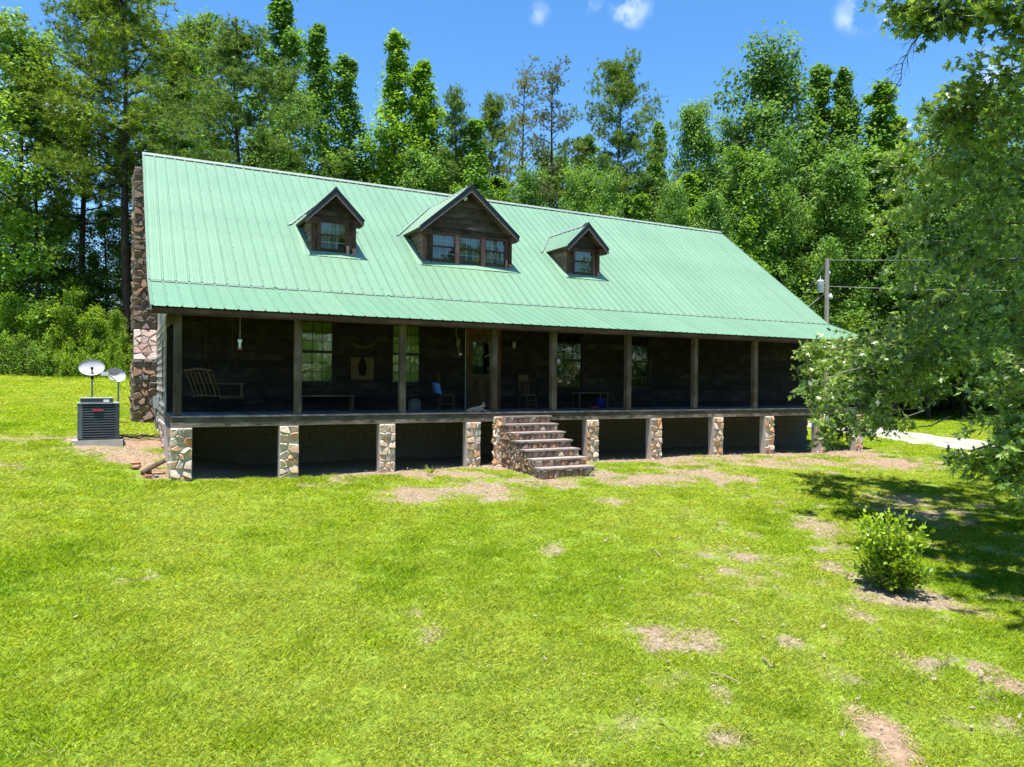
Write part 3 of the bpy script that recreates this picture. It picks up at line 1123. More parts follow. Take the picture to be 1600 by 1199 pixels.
np_ = int((RX1 - RX0) / .915)
lastw = RX1 - RX0 - np_ * .915
pl = panel_mesh(RYe, RZe, RYh + .02, RZh + .007)
uy, uz = RYh - .045, RZh - .035 + .045
pu = panel_mesh(uy, uz, RYr, RZr)
pl2 = panel_mesh(RYe, RZe, RYh + .02, RZh + .007, lastw)
pu2 = panel_mesh(uy, uz, RYr, RZr, lastw)
for k in range(np_ + 1):
    a_, b_ = (pl, pu) if k < np_ else (pl2, pu2)
    link('roof_panel', a_, roof, M['roof'], (RX0 + k * .915, random.uniform(-.012, .006), random.uniform(0, .004)))
    link('roof_panel', b_, roof, M['roof'], (RX0 + k * .915, random.uniform(-.006, .012), random.uniform(0, .004)))
rear = panel_mesh(RYr, RZr, 14.4, 3.26)
rp = MB().add([(RX0, RYr, RZr), (RX1, RYr, RZr), (RX1, 14.4, 3.26), (RX0, 14.4, 3.26)], [(0, 1, 2, 3)]).build('rear_roof_sheet', M['roof'], roof)
# black strip drawn as the shadowed gap at the hinge, ridge cap in lengths, rake trim
MB().box(RX0 + .02, RX1 - .02, uy - .012, uy + .004, RZh - .03, RZh + .002).build('hinge_shadow_strip', M['black'], roof)
for k in range(8):
    xa = RX0 - .02 + k * 3.14
    xb = min(xa + 3.12, RX1 + .02)
    MB().prism([(xa, RYr - .12, RZr - .055), (xa, RYr - .115, RZr - .045), (xa, RYr, RZr + .05), (xa, RYr + .13, RZr - .055), (xa, RYr + .13, RZr - .065), (xa, RYr, RZr + .038)], (xb - xa, 0, 0)).build('ridge_cap', M['roofcap'], roof)
    MB().prism([(xa, RYr - .15, RZr - .112), (xa, RYr - .15, RZr - .088), (xa, RYr - .13, RZr - .072), (xa, RYr - .13, RZr - .096)], (xb - xa, 0, 0)).build('cap_shadow_strip', M['black'], roof)  # black strip standing in for the shadow gap under the cap
    # lap flashing on the hinge, a bit crooked
    dz = random.uniform(0, .008)
    MB().prism([(xa + .02, RYh - .145, RZh - .028 + dz), (xa + .02, RYh - .075, RZh - .002 + dz), (xa + .02, RYh - .075, RZh + .002 + dz), (xa + .02, RYh - .145, RZh - .024 + dz)], (xb - xa - .05, 0, 0)).build('lap_flashing', M['roofcap'], roof)
for x in (RX0 - .012, RX1 - .002):
    r_ = MB()
    for (ya, za, yb, zb) in ((RYe, RZe, RYh, RZh), (RYh, RZh, RYr, RZr), (RYr, RZr, 14.4, 3.26)):
        r_.prism([(x, ya, za + .03), (x, yb, zb + .03), (x, yb, zb - .08), (x, ya, za - .08)], (.014, 0, 0))
    r_.build('rake_trim', M['roofcap'], roof)
    r_ = MB()
    for (ya, za, yb, zb) in ((RYe, RZe, RYh, RZh), (RYh, RZh, RYr, RZr)):
        r_.prism([(x, ya, za - .083), (x, yb, zb - .083), (x, yb, zb - .20), (x, ya, za - .14)], (.012, 0, 0))
    r_.build('rake_board', M['beam'], roof)
# screws
sc_ = MB()
for (ya, za, yb, zb, nn_) in ((RYe, RZe, RYh, RZh, 3), (uy, uz, RYr, RZr, 9)):
    L = math.hypot(yb - ya, zb - za)
    nv = np.array([0, -(zb - za) / L, (yb - ya) / L])
    dv = np.array([0, (yb - ya) / L, (zb - za) / L])
    for k in range(int((RX1 - RX0) / .305)):
        for i in range(nn_):
            if random.random() < .12:
                continue
            s_ = L * (i + .35 + random.uniform(-.03, .03)) / nn_
            c_ = np.array([RX0 + k * .305 + .075, ya, za]) + dv * s_ + nv * .003
            r0 = .019
            sc_.add([c_ + np.array([-r0, 0, 0]), c_ - dv * r0, c_ + np.array([r0, 0, 0]), c_ + dv * r0, c_ + nv * .012], [(0, 1, 4), (1, 2, 4), (2, 3, 4), (3, 0, 4)])
sc_ = sc_.build('roof_screws', M['beam'], roof)
sc_['kind'] = 'stuff'


def roof_y(z):
    return RYh + (z - RZh) * (RYr - RYh) / (RZr - RZh)


# ---- dormers
def dormer(xl, xr, zw0, zeave, xp, zp, xel, xer, wins, big=False):
    d_ = empty('dormer', (0, 0, 0), 0, house)
    Yf, Yo = 3.66, 3.30
    S = lambda nm, mb, m_: mb.build(nm, m_, d_)
    # wall core
    core = MB().add([(xl, Yf, zw0 - .1), (xr, Yf, zw0 - .1), (xr, Yf, zeave - .02), (xp, Yf, zp - .16), (xl, Yf, zeave - .02)], [])
    zt = wins[0][2] - .0
    zb_, ztop = wins[0][2], wins[0][3]
    # wall pieces round the windows
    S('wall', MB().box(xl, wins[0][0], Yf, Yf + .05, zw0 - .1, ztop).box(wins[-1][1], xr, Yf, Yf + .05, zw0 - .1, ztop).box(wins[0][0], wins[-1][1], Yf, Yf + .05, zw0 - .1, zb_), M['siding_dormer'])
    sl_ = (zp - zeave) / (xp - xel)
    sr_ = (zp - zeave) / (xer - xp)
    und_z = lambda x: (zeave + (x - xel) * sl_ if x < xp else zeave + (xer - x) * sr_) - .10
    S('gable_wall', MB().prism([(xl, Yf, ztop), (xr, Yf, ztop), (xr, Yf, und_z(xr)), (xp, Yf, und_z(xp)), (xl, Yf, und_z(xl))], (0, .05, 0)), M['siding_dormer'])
    # clapboards of the gable
    z_ = ztop + .04
    ex = .165 if not big else .19
    while z_ < und_z(xp) - .06:
        t0 = z_ + ex * .5
        a_ = xl if t0 < und_z(xl) else xel + (t0 + .10 - zeave) / sl_
        b_ = xr if t0 < und_z(xr) else xer - (t0 + .10 - zeave) / sr_
        if b_ - a_ > .1:
            h_ = min(ex, und_z(xp) - z_ - .02)
            link('siding_board', board_mesh(b_ - a_, h_, 'x', .004), d_, M['siding_dormer'], (a_, Yf, z_))
        z_ += ex
    # clapboards beside the windows
    z_ = zw0 - .02
    while z_ < ztop - .02:
        for (a_, b_) in ((xl + .1, wins[0][0] - .08), (wins[-1][1] + .08, xr - .1)):
            if b_ - a_ > .05:
                link('siding_board', board_mesh(b_ - a_, .15, 'x', 0), d_, M['siding_dormer'], (a_, Yf, z_))
        z_ += .15
    # corner posts
    for k, (a_, b_) in enumerate(((xl - .01, xl + .10), (xr - .10, xr + .01))):
        S('corner_post', MB().box(a_, b_, Yf - .05, Yf - .002, zw0 - .08, zeave - .06), M['trim'])
    if True:
        S('corner_sun_patch', MB().box(xr - .105, xr + .012, Yf - .056, Yf - .051, zw0 - .07, zw0 + .17), M['redtrim'])  # bright patch painted where sun reaches the right post foot
    # window casings: head, sill, jambs
    x0_, x1_ = wins[0][0], wins[-1][1]
    S('window_head', MB().box(x0_ - .08, x1_ + .08, Yf - .06, Yf - .001, ztop, ztop + .07), M['trim'])
    S('window_sill', MB().box(x0_ - .02, x1_ + .02, Yf - .055, Yf - .001, zb_ - .05, zb_ - .003), M['trim'])
    S('window_jamb', MB().box(x0_ - .08, x0_ - .0, Yf - .055, Yf - .0, zw0 - .03, ztop), M['trim'])
    S('window_jamb', MB().box(x1_ + .0, x1_ + .08, Yf - .055, Yf - .0, zw0 - .06, ztop), M['trim' if big else 'trim'])
    S('jamb_sun_patch', MB().box(x1_ - .004, x1_ + .086, Yf - .062, Yf - .056, zw0 - .06, zw0 + (.24 if not big else .3)), M['redtrim'])  # sunlight at the bottom of the right jamb, painted as a bright patch
    for (a_, b_) in zip(wins[:-1], wins[1:]):
        S('mullion', MB().box(a_[1] + .0, b_[0] - .0, Yf - .06, Yf, zw0 - .07, ztop), M['redtrim'])
    for (wx0, wx1, wz0, wz1) in wins:
        zm = wz0 + (wz1 - wz0) * .52
        for (c0, c1, yy) in ((zm, wz1, Yf - .015), (wz0, zm, Yf + .005)):
            S('sash', MB().box(wx0, wx0 + .03, yy - .014, yy + .014, c0, c1).box(wx1 - .03, wx1, yy - .014, yy + .014, c0, c1).box(wx0 + .03, wx1 - .03, yy - .014, yy + .014, c0, c0 + .03).box(wx0 + .03, wx1 - .03, yy - .014, yy + .014, c1 - .025, c1), M['trim'])
            S('window_pane', MB().add([(wx0 + .03, yy, c0 + .03), (wx1 - .03, yy, c0 + .03), (wx1 - .03, yy, c1 - .025), (wx0 + .03, yy, c1 - .025)], [(0, 1, 2, 3)]), M['glass'])
            g_ = MB()
            for k in (1, 2):
                xx = wx0 + .03 + (wx1 - wx0 - .06) * k / 3
                g_.box(xx - .007, xx + .007, yy - .010, yy - .003, c0 + .03, c1 - .025)
            zz = (c0 + c1) / 2
            g_.box(wx0 + .03, wx1 - .03, yy - .009, yy - .002, zz - .007, zz + .007)
            S('muntin', g_, M['aclight'])
        vs_ = []
        N = 22
        for i in range(N + 1):
            x = wx0 + (wx1 - wx0) * i / N
            yy = Yf + .08 + .018 * math.sin(i * 2.1)
            vs_ += [(x, yy, zm - .02 + .035 * math.sin(i * 1.3) * (i % 2)), (x, yy, wz1)]
        S('lace_curtain', MB().add(vs_, [(2 * i, 2 * i + 2, 2 * i + 3, 2 * i + 1) for i in range(N)]), M['lace'])
    if big:
        for (a_, b_) in ((wins[1][0], wins[1][1]), (wins[2][0], wins[2][1])):
            S('blind', MB().box(a_ + .02, b_ - .02, Yf + .12, Yf + .125, zb_, zb_ + .42), M['lace'])
    else:
        S('toy_on_sill', MB().lathe([(.05, 0), (.09, .05), (.07, .12), (.03, .2)], ((wins[0][0] + wins[0][1]) / 2 + .12, Yf + .15, zb_ + .02), 8), M['bluecloth'])
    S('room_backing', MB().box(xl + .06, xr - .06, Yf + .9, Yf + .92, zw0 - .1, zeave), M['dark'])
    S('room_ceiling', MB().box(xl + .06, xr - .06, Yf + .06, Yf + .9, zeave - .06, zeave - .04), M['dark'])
    # side walls with clapboards cut along the roof
    for side, x in ((-1, xl), (1, xr)):
        za_, zc_ = zw0 - .1, zeave + .02
        S('side_wall', MB().prism([(x, Yf + .052, za_), (x, roof_y(zc_) + .1, zc_), (x, Yf + .052, zc_)], (.04 * -side, 0, 0)), M['siding_dormer'])
        z_ = zw0
        while z_ < zeave - .03:
            h_ = min(.165, zeave - z_)
            yb = roof_y(z_ + h_ * .5)
            if yb - Yf > .08:
                L = yb - Yf
                t_, t2_ = .028, .006
                mb = MB().add([(0, 0, 0), (0, L, 0), (side * t_, L, 0), (side * t_, 0, 0), (0, 0, h_), (0, L + .1, h_), (side * t2_, L + .1, h_), (side * t2_, 0, h_)],
                              [(0, 1, 2, 3), (4, 7, 6, 5), (0, 3, 7, 4), (1, 5, 6, 2), (3, 2, 6, 7), (0, 4, 5, 1)])
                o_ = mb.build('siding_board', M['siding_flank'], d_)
                o_.location = (x + .001 * side, Yf - .0, z_)
            z_ += .165
    # roof slopes with ribs, cut by the valley
    Ybe, Ybr = roof_y(zeave) + .03, roof_y(zp) + .03
    for side, xe in ((-1, xel), (1, xer)):
        n_ = np.array([side * (zp - zeave), 0, abs(xe - xp)])
        n_ /= np.linalg.norm(n_)
        xe2 = xe + side * .03
        ze2 = zeave - .03 * (zp - zeave) / abs(xe - xp)
        top = [np.array(p_, float) for p_ in ((xe2, Yo, ze2), (xp, Yo, zp), (xp, Ybr, zp), (xe2, Ybe, ze2))]
        mb = MB().prism([tuple(p_) for p_ in top], n_ * -.012)
        y_ = Yo + .02
        while y_ < Ybr - .05:
            f0 = 0 if y_ < Ybe else (y_ - Ybe) / (Ybr - Ybe)
            lo = top[0] + (np.array([xp, 0, zp]) - np.array([xe2, 0, ze2])) * f0
            lo[1] = y_
            hi = np.array([xp, y_, zp])
            w1, w2 = np.array([0, .02, 0]), np.array([0, .045, 0])
            mb.add([lo, lo + w1 * .6 + n_ * .02, lo + w2 * .8 + n_ * .02, lo + w2 * 1.3, hi, hi + w1 * .6 + n_ * .02, hi + w2 * .8 + n_ * .02, hi + w2 * 1.3],
                   [(0, 4, 5, 1), (1, 5, 6, 2), (2, 6, 7, 3), (0, 1, 2, 3)])
            y_ += .305
        S('roof_sheet', mb, M['roof'])
        # soffit and eave box
        S('soffit', MB().prism([tuple(top[k] - n_ * .10) for k in (0, 1, 2, 3)], n_ * .085), M['trim'])
        # rake board with a pale lower edge
        e0, e1 = np.array([xe2, Yo - .03, ze2]), np.array([xp, Yo - .03, zp])
        dn = np.array([0, 0, -1.])
        S('rake_board', MB().prism([tuple(e0 + dn * .0), tuple(e1 + dn * .0), tuple(e1 + dn * .19), tuple(e0 + dn * .15)], (0, .03, 0)), M['rake'])
        S('rake_edge', MB().prism([tuple(e0 + dn * .152), tuple(e1 + dn * .192), tuple(e1 + dn * .212), tuple(e0 + dn * .168)], (0, .028, 0)), M['rakeedge'])
        S('metal_edge', MB().prism([tuple(e0 + dn * -.03 + np.array([side * .02, -.012, 0])), tuple(e1 + dn * -.03 + np.array([0, -.012, 0])), tuple(e1 + dn * .012 + np.array([0, -.012, 0])), tuple(e0 + dn * .012 + np.array([side * .02, -.012, 0]))], (0, .045, 0)), M['rake'])
        xi = xl if side < 0 else xr
        bx0, bx1 = sorted((xe2 + side * -.03, xi - side * .16))
        S('eave_return', MB().prism([(bx0, Yo + .02, zeave - .20), (bx1, Yo + .02, zeave - .20), (bx1, Yo + .02, zeave - (.02 if side < 0 else .06)), (bx0, Yo + .02, zeave - (.06 if side < 0 else .02))], (0, Yf - Yo - .02, 0)), M['trim'])
        # valley flashing on the main roof
        mz = lambda z__: RZh + (z__ - RZh)
        va, vb = np.array([xe2 + side * .12, roof_y(ze2 - .05), ze2 + .01]), np.array([xp + side * .0, roof_y(zp) + .0, zp + .05])
        wv = np.array([side * .16, -.10, -.078])
        S('valley_flashing', MB().prism([tuple(va), tuple(vb), tuple(vb + wv * .6), tuple(va + wv)], (0, -.01, .013)), M['roofcap'])
    if True:
        S('ridge_cap', MB().prism([(xp - .10, Yo - .03, zp - .06), (xp, Yo - .03, zp + .06), (xp + .10, Yo - .03, zp - .06), (xp, Yo - .03, zp + .035)], (0, .28, 0)), M['rake'])
        S('ridge_cap', MB().prism([(xp - .11, Yo + .25, zp - .07), (xp, Yo + .25, zp + .05), (xp + .11, Yo + .25, zp - .07), (xp, Yo + .25, zp + .03)], (0, Ybr - Yo - .3, 0)), M['roofcap'])
    # skirt flashing on the main roof
    rs = (RZr - RZh) / (RYr - RYh)
    nv = np.array([0, -rs, 1.]) / math.hypot(rs, 1)
    fy0, fy1 = Yf - .22, Yf + .02
    zz = lambda y__: RZh + (y__ - RYh) * rs
    S('skirt_flashing', MB().prism([(xl - .15, fy0, zz(fy0)), (xr + .15, fy0, zz(fy0)), (xr + .15, fy1, zz(fy1)), (xl - .15, fy1, zz(fy1))], nv * .05), M['flash'])
    S('skirt_shadow_lap', MB().prism([(xl - .13, fy0 - .012, zz(fy0 - .012)), (xr + .13, fy0 - .012, zz(fy0 - .012)), (xr + .13, fy0, zz(fy0)), (xl - .13, fy0, zz(fy0))], nv * .034), M['black'])  # black strip drawn as the shadow line below the flashing
    for side, x in ((-1, xl), (1, xr)):
        ya_, yb_ = Yf - .2, roof_y(zeave) - .02
        a_, b_ = sorted((x + side * .03, x + side * .26))
        S('side_flashing', MB().prism([(a_, ya_, zz(ya_)), (b_, ya_, zz(ya_)), (b_, yb_, zz(yb_)), (a_, yb_, zz(yb_))], nv * .034), M['flash'])
    if big:
        S('flood_lamp', MB().lathe([(.02, 0), (.05, .02), (.075, .06), (.08, .10), (.05, .12)], (xp - .12, Yf - .12, zp - .46), 10), M['white'])
        S('lamp_bracket', MB().tube([(xp - .12, Yf - .12, zp - .36), (xp - .06, Yf, zp - .3)], .015, 6), M['black'])
        S('faded_patch', MB().prism([(9.05, Yf - .036, 5.93), (9.55, Yf - .036, 5.93), (9.35, Yf - .036, 5.99), (9.2, Yf - .036, 6.0)], (0, .004, 0)), M['redtrim'])
    return d_


dormer(3.98, 5.32, 4.75, 5.76, 4.62, 6.62, 3.79, 5.45, [(4.23, 5.03, 4.84, 5.66)])
dormer(7.55, 10.76, 4.72, 5.80, 9.09, 7.30, 7.34, 10.84, [(7.85, 8.66, 4.84, 5.66), (8.80, 9.61, 4.84, 5.66), (9.75, 10.52, 4.84, 5.66)], True)
dormer(13.02, 14.40, 4.72, 5.72, 13.70, 6.55, 12.87, 14.54, [(13.33, 14.12, 4.82, 5.62)])

# ---- chimney
ch = MB()
zc = gz(-.4, 8) - .3
ch.box(-.69, -.001, 7.55, 9.9, zc, 1.45)
ch.prism([(-.69, 7.55, 1.45), (-.69, 9.9, 1.45), (-.69, 9.45, 2.45), (-.69, 8.0, 2.45)], (.689, 0, 0))
ch.box(-.69, -.02, 8.0, 9.45, 2.45, 7.72)
ch = ch.build('chimney', M['mortar_dark'], house)
stones(ch, M['stone_chimney'], (-.69, 7.55, zc + .2), (1, 0, 0), (0, 0, 1), (0, -1, 0), .66, 1.44 - zc - .2, .225, .018, .045, 31, 1.05)
stones(ch, M['stone_shoulder'], (-.69, 7.55, 1.46), (1, 0, 0), (0, .41, .912), (0, -.912, .41), .66, 1.08, .2, .025, .035, 32, 1.0)
stones(ch, M['stone_chimney'], (-.69, 8.0, 2.47), (1, 0, 0), (0, 0, 1), (0, -1, 0), .66, 5.22, .195, .018, .045, 33, 1.05)
stones(ch, M['stone_chimney'], (-.69, 9.88, zc + .2), (0, -1, 0), (0, 0, 1), (-1, 0, 0), 2.3, 1.44 - zc - .2, .3, .025, .035, 34, 1.2)
stones(ch, M['stone_chimney'], (-.69, 9.44, 2.47), (0, -1, 0), (0, 0, 1), (-1, 0, 0), 1.42, 5.2, .32, .025, .03, 35, 1.2)

# ---- steps
stp = empty('stone_steps', (0, 0, 0), 0, house)
SX0, SX1 = 8.44, 10.08
for i in range(7):
    yf = -.22 - .38 * i
    zt = -.115 - .206 * i
    yb = yf + .38 if i else .0 - .05
    MB().box(SX0 + .03, SX1 - .03, yf + .03, max(yb + .03, yf + .1) if i == 0 else yf + .41, gz(9, yf) - .2 if True else -2, zt - .045 - .002 * i).build('step_core', M['mortar_dark'], stp)
    # irregular slab tread
    rr = random.Random(i)
    N = 10
    front = [(SX0 - .02 + (SX1 - SX0 + .05) * k / N, yf - .03 + rr.uniform(-.015, .02)) for k in range(N + 1)]
    poly = [(x, y, zt - .045) for x, y in front] + [(SX1 + .02, yf + .42 if i else -.055, zt - .045), (SX0 - .02, yf + .42 if i else -.055, zt - .045)]
    MB().prism(poly, (0, 0, .045 + rr.uniform(-.004, .006))).build('tread', M['tread'], stp)
    stones(stp, M['stone_steps'], (SX0 + .02, yf + .02, zt - .206 + (.0 if i < 6 else -.06)), (1, 0, 0), (0, 0, 1), (0, -1, 0), SX1 - SX0 - .04, .158 + (0 if i < 6 else .06), .15, .014, .03, 50 + i, 1.25)
    hh = zt - .05 - gz(8.4, yf) + .1
    stones(stp, M['stone_steps'], (SX0 + .03, yf + (.40 if i else .17), gz(8.4, yf) - .1), (0, -1, 0), (0, 0, 1), (-1, 0, 0), .38 if i else .36, max(hh, .12), .17, .014, .035, 70 + i, .9)
    stones(stp, M['stone_steps'], (SX1 - .03, yf + .02, gz(10, yf) - .1), (0, 1, 0), (0, 0, 1), (1, 0, 0), .38, max(hh, .12), .19, .014, .03, 90 + i, 1.0)
# buttress at the left back of the steps
bt = MB().box(SX0 - .13, SX0 + .02, -.24, .0, -1.75, -.13).build('step_buttress', M['mortar'], stp)
stones(stp, M['stone'], (SX0 - .12, -.245, -1.7), (1, 0, 0), (0, 0, 1), (0, -1, 0), .15, 1.56, .2, .014, .03, 111, .8)

stones(stp, M['stone'], (SX0 - .13, -.01, -1.7), (0, -1, 0), (0, 0, 1), (-1, 0, 0), .23, 1.56, .19, .014, .03, 112, .9)
# meter box on the end wall
mbx = MB().box(-.19, -.035, 5.6, 5.85, -.02, .34).build('meter_box', M['aclight'], house)
MB().tube([(-.12, 5.72, -.02), (-.12, 5.72, -.62)], .02, 6).build('conduit', M['steel'], mbx)
# nest box under the eave corner
nb = MB().box(-.13, .03, -.02, .10, 2.14, 2.35).build('wooden_box', M['cane'])
tag(nb, 'small pale wooden box fixed under the left end of the eave', 'box')

# ------------------------------------------------------------------ things on the porch
# swing
sw = empty('porch_swing', (1.18, 1.0, .44), math.radians(27))
tag(sw, 'slatted wooden porch swing hanging on ropes behind the first porch bay', 'swing')
for k in range(7):
    MB().tube([(-.02, k * .19, .0), (-.10, k * .19, .22), (-.26, k * .19, .62)], .018, 5).build('back_slat', M['cane'], sw)
MB().tube([(-.29, -.02, .64), (-.27, .6, .69), (-.29, 1.17, .64)], .024, 6).build('top_rail', M['cane'], sw)
for k in range(6):
    MB().box(-.02 + k * .105, .07 + k * .105, -.02, 1.18, -.01, .012).build('seat_slat', M['cane'], sw)
for y in (0.0, 1.15):
    MB().box(-.12, .66, y - .02, y + .02, .30, .335).build('armrest', M['cane'], sw)
    MB().box(.56, .60, y - .02, y + .02, -.02, .30).build('arm_post', M['cane'], sw)
    MB().box(-.04, .64, y - .02, y + .02, -.06, -.012).build('seat_rail', M['cane'], sw)
    MB().tube([(.62, y, .31), (.30, y, 1.05), (-.05, y, .33)], .007, 4).build('rope', M['beam'], sw)
    MB().tube([(.30, y, 1.05), (.30, y, 2.0)], .007, 4).build('rope', M['beam'], sw)

# hummingbird feeder on a chain
fe = empty('bird_feeder', (1.49, .1, 1.58))
tag(fe, 'white hummingbird feeder with red base hanging by a chain from the eave', 'bird feeder')
MB().lathe([(.03, .05), (.035, .08), (.025, .14), (.05, .22), (.055, .25), (.02, .26)], k=12).build('bottle', M['white'], fe, True)
MB().lathe([(.02, .0), (.055, .01), (.06, .035), (.04, .05)], k=12).build('base', M['red'], fe, True)
chn = MB()
for k in range(14):
    c_ = .27 + k * .038
    a_ = k % 2
    chn.tube([(-.008 if a_ else 0, 0 if a_ else -.008, c_), (-.008 if a_ else 0, 0 if a_ else -.008, c_ + .04)], .003, 4).tube([(.008 if a_ else 0, 0 if a_ else .008, c_), (.008 if a_ else 0, 0 if a_ else .008, c_ + .04)], .003, 4)
chn.build('chain', M['aclight'], fe)


def chair(loc, rz, label, slats):
    c_ = empty('chair', loc, rz)
    tag(c_, label, 'chair')
    MB().lathe([(.18, 0), (.23, .01), (.23, .03), (.20, .04)], (0, 0, .43), 12).build('seat', M['cane'], c_)
    for (x, y) in ((-.17, -.17), (.17, -.17)):
        MB().tube([(x * 1.15, y * 1.15, 0), (x, y, .44)], [.014, .019], 6).build('leg', M['cane'], c_)
    for x in (-.17, .17):
        MB().tube([(x * 1.2, .24, 0), (x, .18, .44), (x * 1.12, .30, 1.08)], [.014, .019, .014], 6).build('rear_post', M['cane'], c_)
        MB().tube([(x, -.19, .18), (x * 1.1, .21, .18)], .009, 5).build('rung', M['cane'], c_)
    for z in (.15, .28):
        MB().tube([(-.185, -.185, z), (.185, -.185, z)], .009, 5).build('rung', M['cane'], c_)
    MB().prism([(-.19, .265, .90), (.19, .265, .90), (.20, .30, 1.06), (.0, .305, 1.10), (-.20, .30, 1.06)], (0, .018, 0)).build('crest_rail', M['cane'], c_)
    for k in range(slats):
        x = -.13 + .26 * k / (slats - 1)
        MB().tube([(x, .19, .45), (x, .27, .92)], .008, 5).build('spindle', M['cane'], c_)
    return c_


c1 = chair((7.62, 1.75, 0), 1.35, 'wooden chair turned sideways with blue cloth over its back', 5)
c2 = chair((10.30, 1.55, 0), .1, 'spindle back wooden chair facing out between the middle porch posts', 6)
cl = MB()
for i in range(9):
    pass
cl.prism([(-.27, .20, .48), (.27, .20, .48), (.29, .24, .60), (.27, .28, .80), (.1, .29, .76), (-.12, .29, .82), (-.27, .28, .78), (-.29, .24, .60)], (0, .14, .03))
cl = cl.build('blue_cloth', M['bluecloth'])
cl.matrix_world = Matrix.Translation((7.62, 1.75, 0)) @ Matrix.Rotation(1.35, 4, 'Z')
tag(cl, 'blue cloth draped round the back of the sideways chair', 'cloth')
hg = MB().tube([(10.10, 1.78, .84), (10.22, 1.72, .90), (10.36, 1.70, .97), (10.50, 1.70, .93), (10.62, 1.72, .92)], .012, 6).build('clothes_hanger', M['cane'])
tag(hg, 'curved pale stick hooked on the spindle chair', 'hanger')

# small table, bucket, boxes
tb = empty('side_table', (12.95, 2.0, 0))
tag(tb, 'low wooden side table under the third house window', 'table')
MB().box(-.60, .62, -.25, .25, .50, .53).build('tabletop', M['post'], tb)
for x in (-.55, .57):
    for y in (-.2, .2):
        MB().box(x - .02, x + .02, y - .02, y + .02, 0, .50).build('leg', M['post'], tb)
bk = MB().lathe([(.11, 0), (.14, .28), (.15, .29), (.15, .31), (.13, .31), (.12, .06)], (13.35, 1.95, 0), 14).build('bucket', M['bluebucket'], None, True)
tag(bk, 'blue plastic bucket under the low side table', 'bucket')
bs = MB().lathe([(.13, 0), (.16, .05), (.15, .06)], (13.0, 1.8, 0), 12).build('dish', M['red'], None, True)
tag(bs, 'shallow red dish on the porch floor beside the bucket', 'dish')
cr = MB().box(6.62, 6.92, 2.1, 2.38, .0, .26).box(6.66, 6.88, 2.13, 2.3, .262, .33).build('storage_box', M['block'])
tag(cr, 'grey box standing on the porch under the second window', 'box')
bn = MB().box(3.3, 4.9, 2.0, 2.38, .40, .44).box(3.35, 3.40, 2.02, 2.36, 0, .40).box(4.80, 4.85, 2.02, 2.36, 0, .40).build('bench', M['post'])
tag(bn, 'dark plank bench against the wall under the first window', 'bench')

# wall ornament, horn-shaped board, lanterns, hanging stick
pn = empty('wall_plaque', (5.2, YW - .06, 1.22))
tag(pn, 'square pale board with a dark oval figure on the porch wall', 'plaque')
MB().box(-.34, .34, 0, .02, -.33, .32).build('board', M['cane'], pn)
MB().lathe([(.02, -.22), (.09, -.18), (.13, -.02), (.12, .12), (.06, .26), (.02, .33)], (0, -.01, 0), 10).build('figure', M['dark'], pn, True).scale = (1, .25, 1)
hn = MB()
hn.prism([(4.82, YW - .07, 1.95), (4.86, YW - .07, 2.0), (5.0, YW - .07, 1.93), (5.2, YW - .07, 1.87), (5.4, YW - .07, 1.92), (5.55, YW - .07, 1.98), (5.60, YW - .07, 1.93), (5.42, YW - .07, 1.84), (5.2, YW - .07, 1.79), (4.98, YW - .07, 1.84)], (0, .03, 0))
hn = hn.build('yoke_ornament', M['cane'])
tag(hn, 'curved wooden yoke mounted on the wall above the square plaque', 'ornament')
for k, (x, lab) in enumerate(((8.22, 'small wall lantern left of the door'), (10.20, 'small wall lantern right of the door'))):
    ln = empty('wall_lantern', (x, YW - .12, 1.95))
    tag(ln, lab, 'lantern', 'lanterns beside the door')
    MB().lathe([(.03, 0), (.055, .02), (.06, .20), (.045, .22)], k=6).build('glass_body', M['steel'], ln)
    MB().lathe([(.075, .22), (.02, .30), (.008, .33)], k=6).build('cap', M['black'], ln)
    MB().tube([(0, 0, .28), (0, .06, .34), (0, .10, .20)], .008, 5).build('bracket', M['black'], ln)
hs = empty('hanging_stick', (7.62, 1.0, 1.66))
tag(hs, 'pale stick hanging on a cord from the porch ceiling left of the door', 'wind chime')
MB().tube([(.06, 0, 0), (.02, 0, .3), (-.06, 0, .66)], [.035, .028, .024], 7).build('stick', M['cane'], hs)
MB().tube([(-.05, 0, .62), (-.02, 0, .84)], .005, 4).build('cord', M['wire'], hs)
MB().lathe([(.02, 0), (.05, .02), (.045, .05), (.02, .06)], (.09, 0, -.03), 8).build('bell', M['white'], hs)
hk = empty('post_ornament', (10.44, .0, 1.42))
tag(hk, 'white metal bird hook fixed on the post right of the steps', 'hook')
MB().tube([(0, 0, .0), (.06, -.03, .02), (.09, -.03, .12)], .012, 5).build('hook', M['lace'], hk)
MB().lathe([(.01, 0), (.05, .03), (.05, .09), (.02, .12)], (.0, -.03, .02), 8).build('body', M['lace'], hk, True)
MB().lathe([(.01, 0), (.05, .03), (.04, .08), (.01, .1)], (.06, -.02, -.22), 8).build('bell', M['acslat'], hk, True)

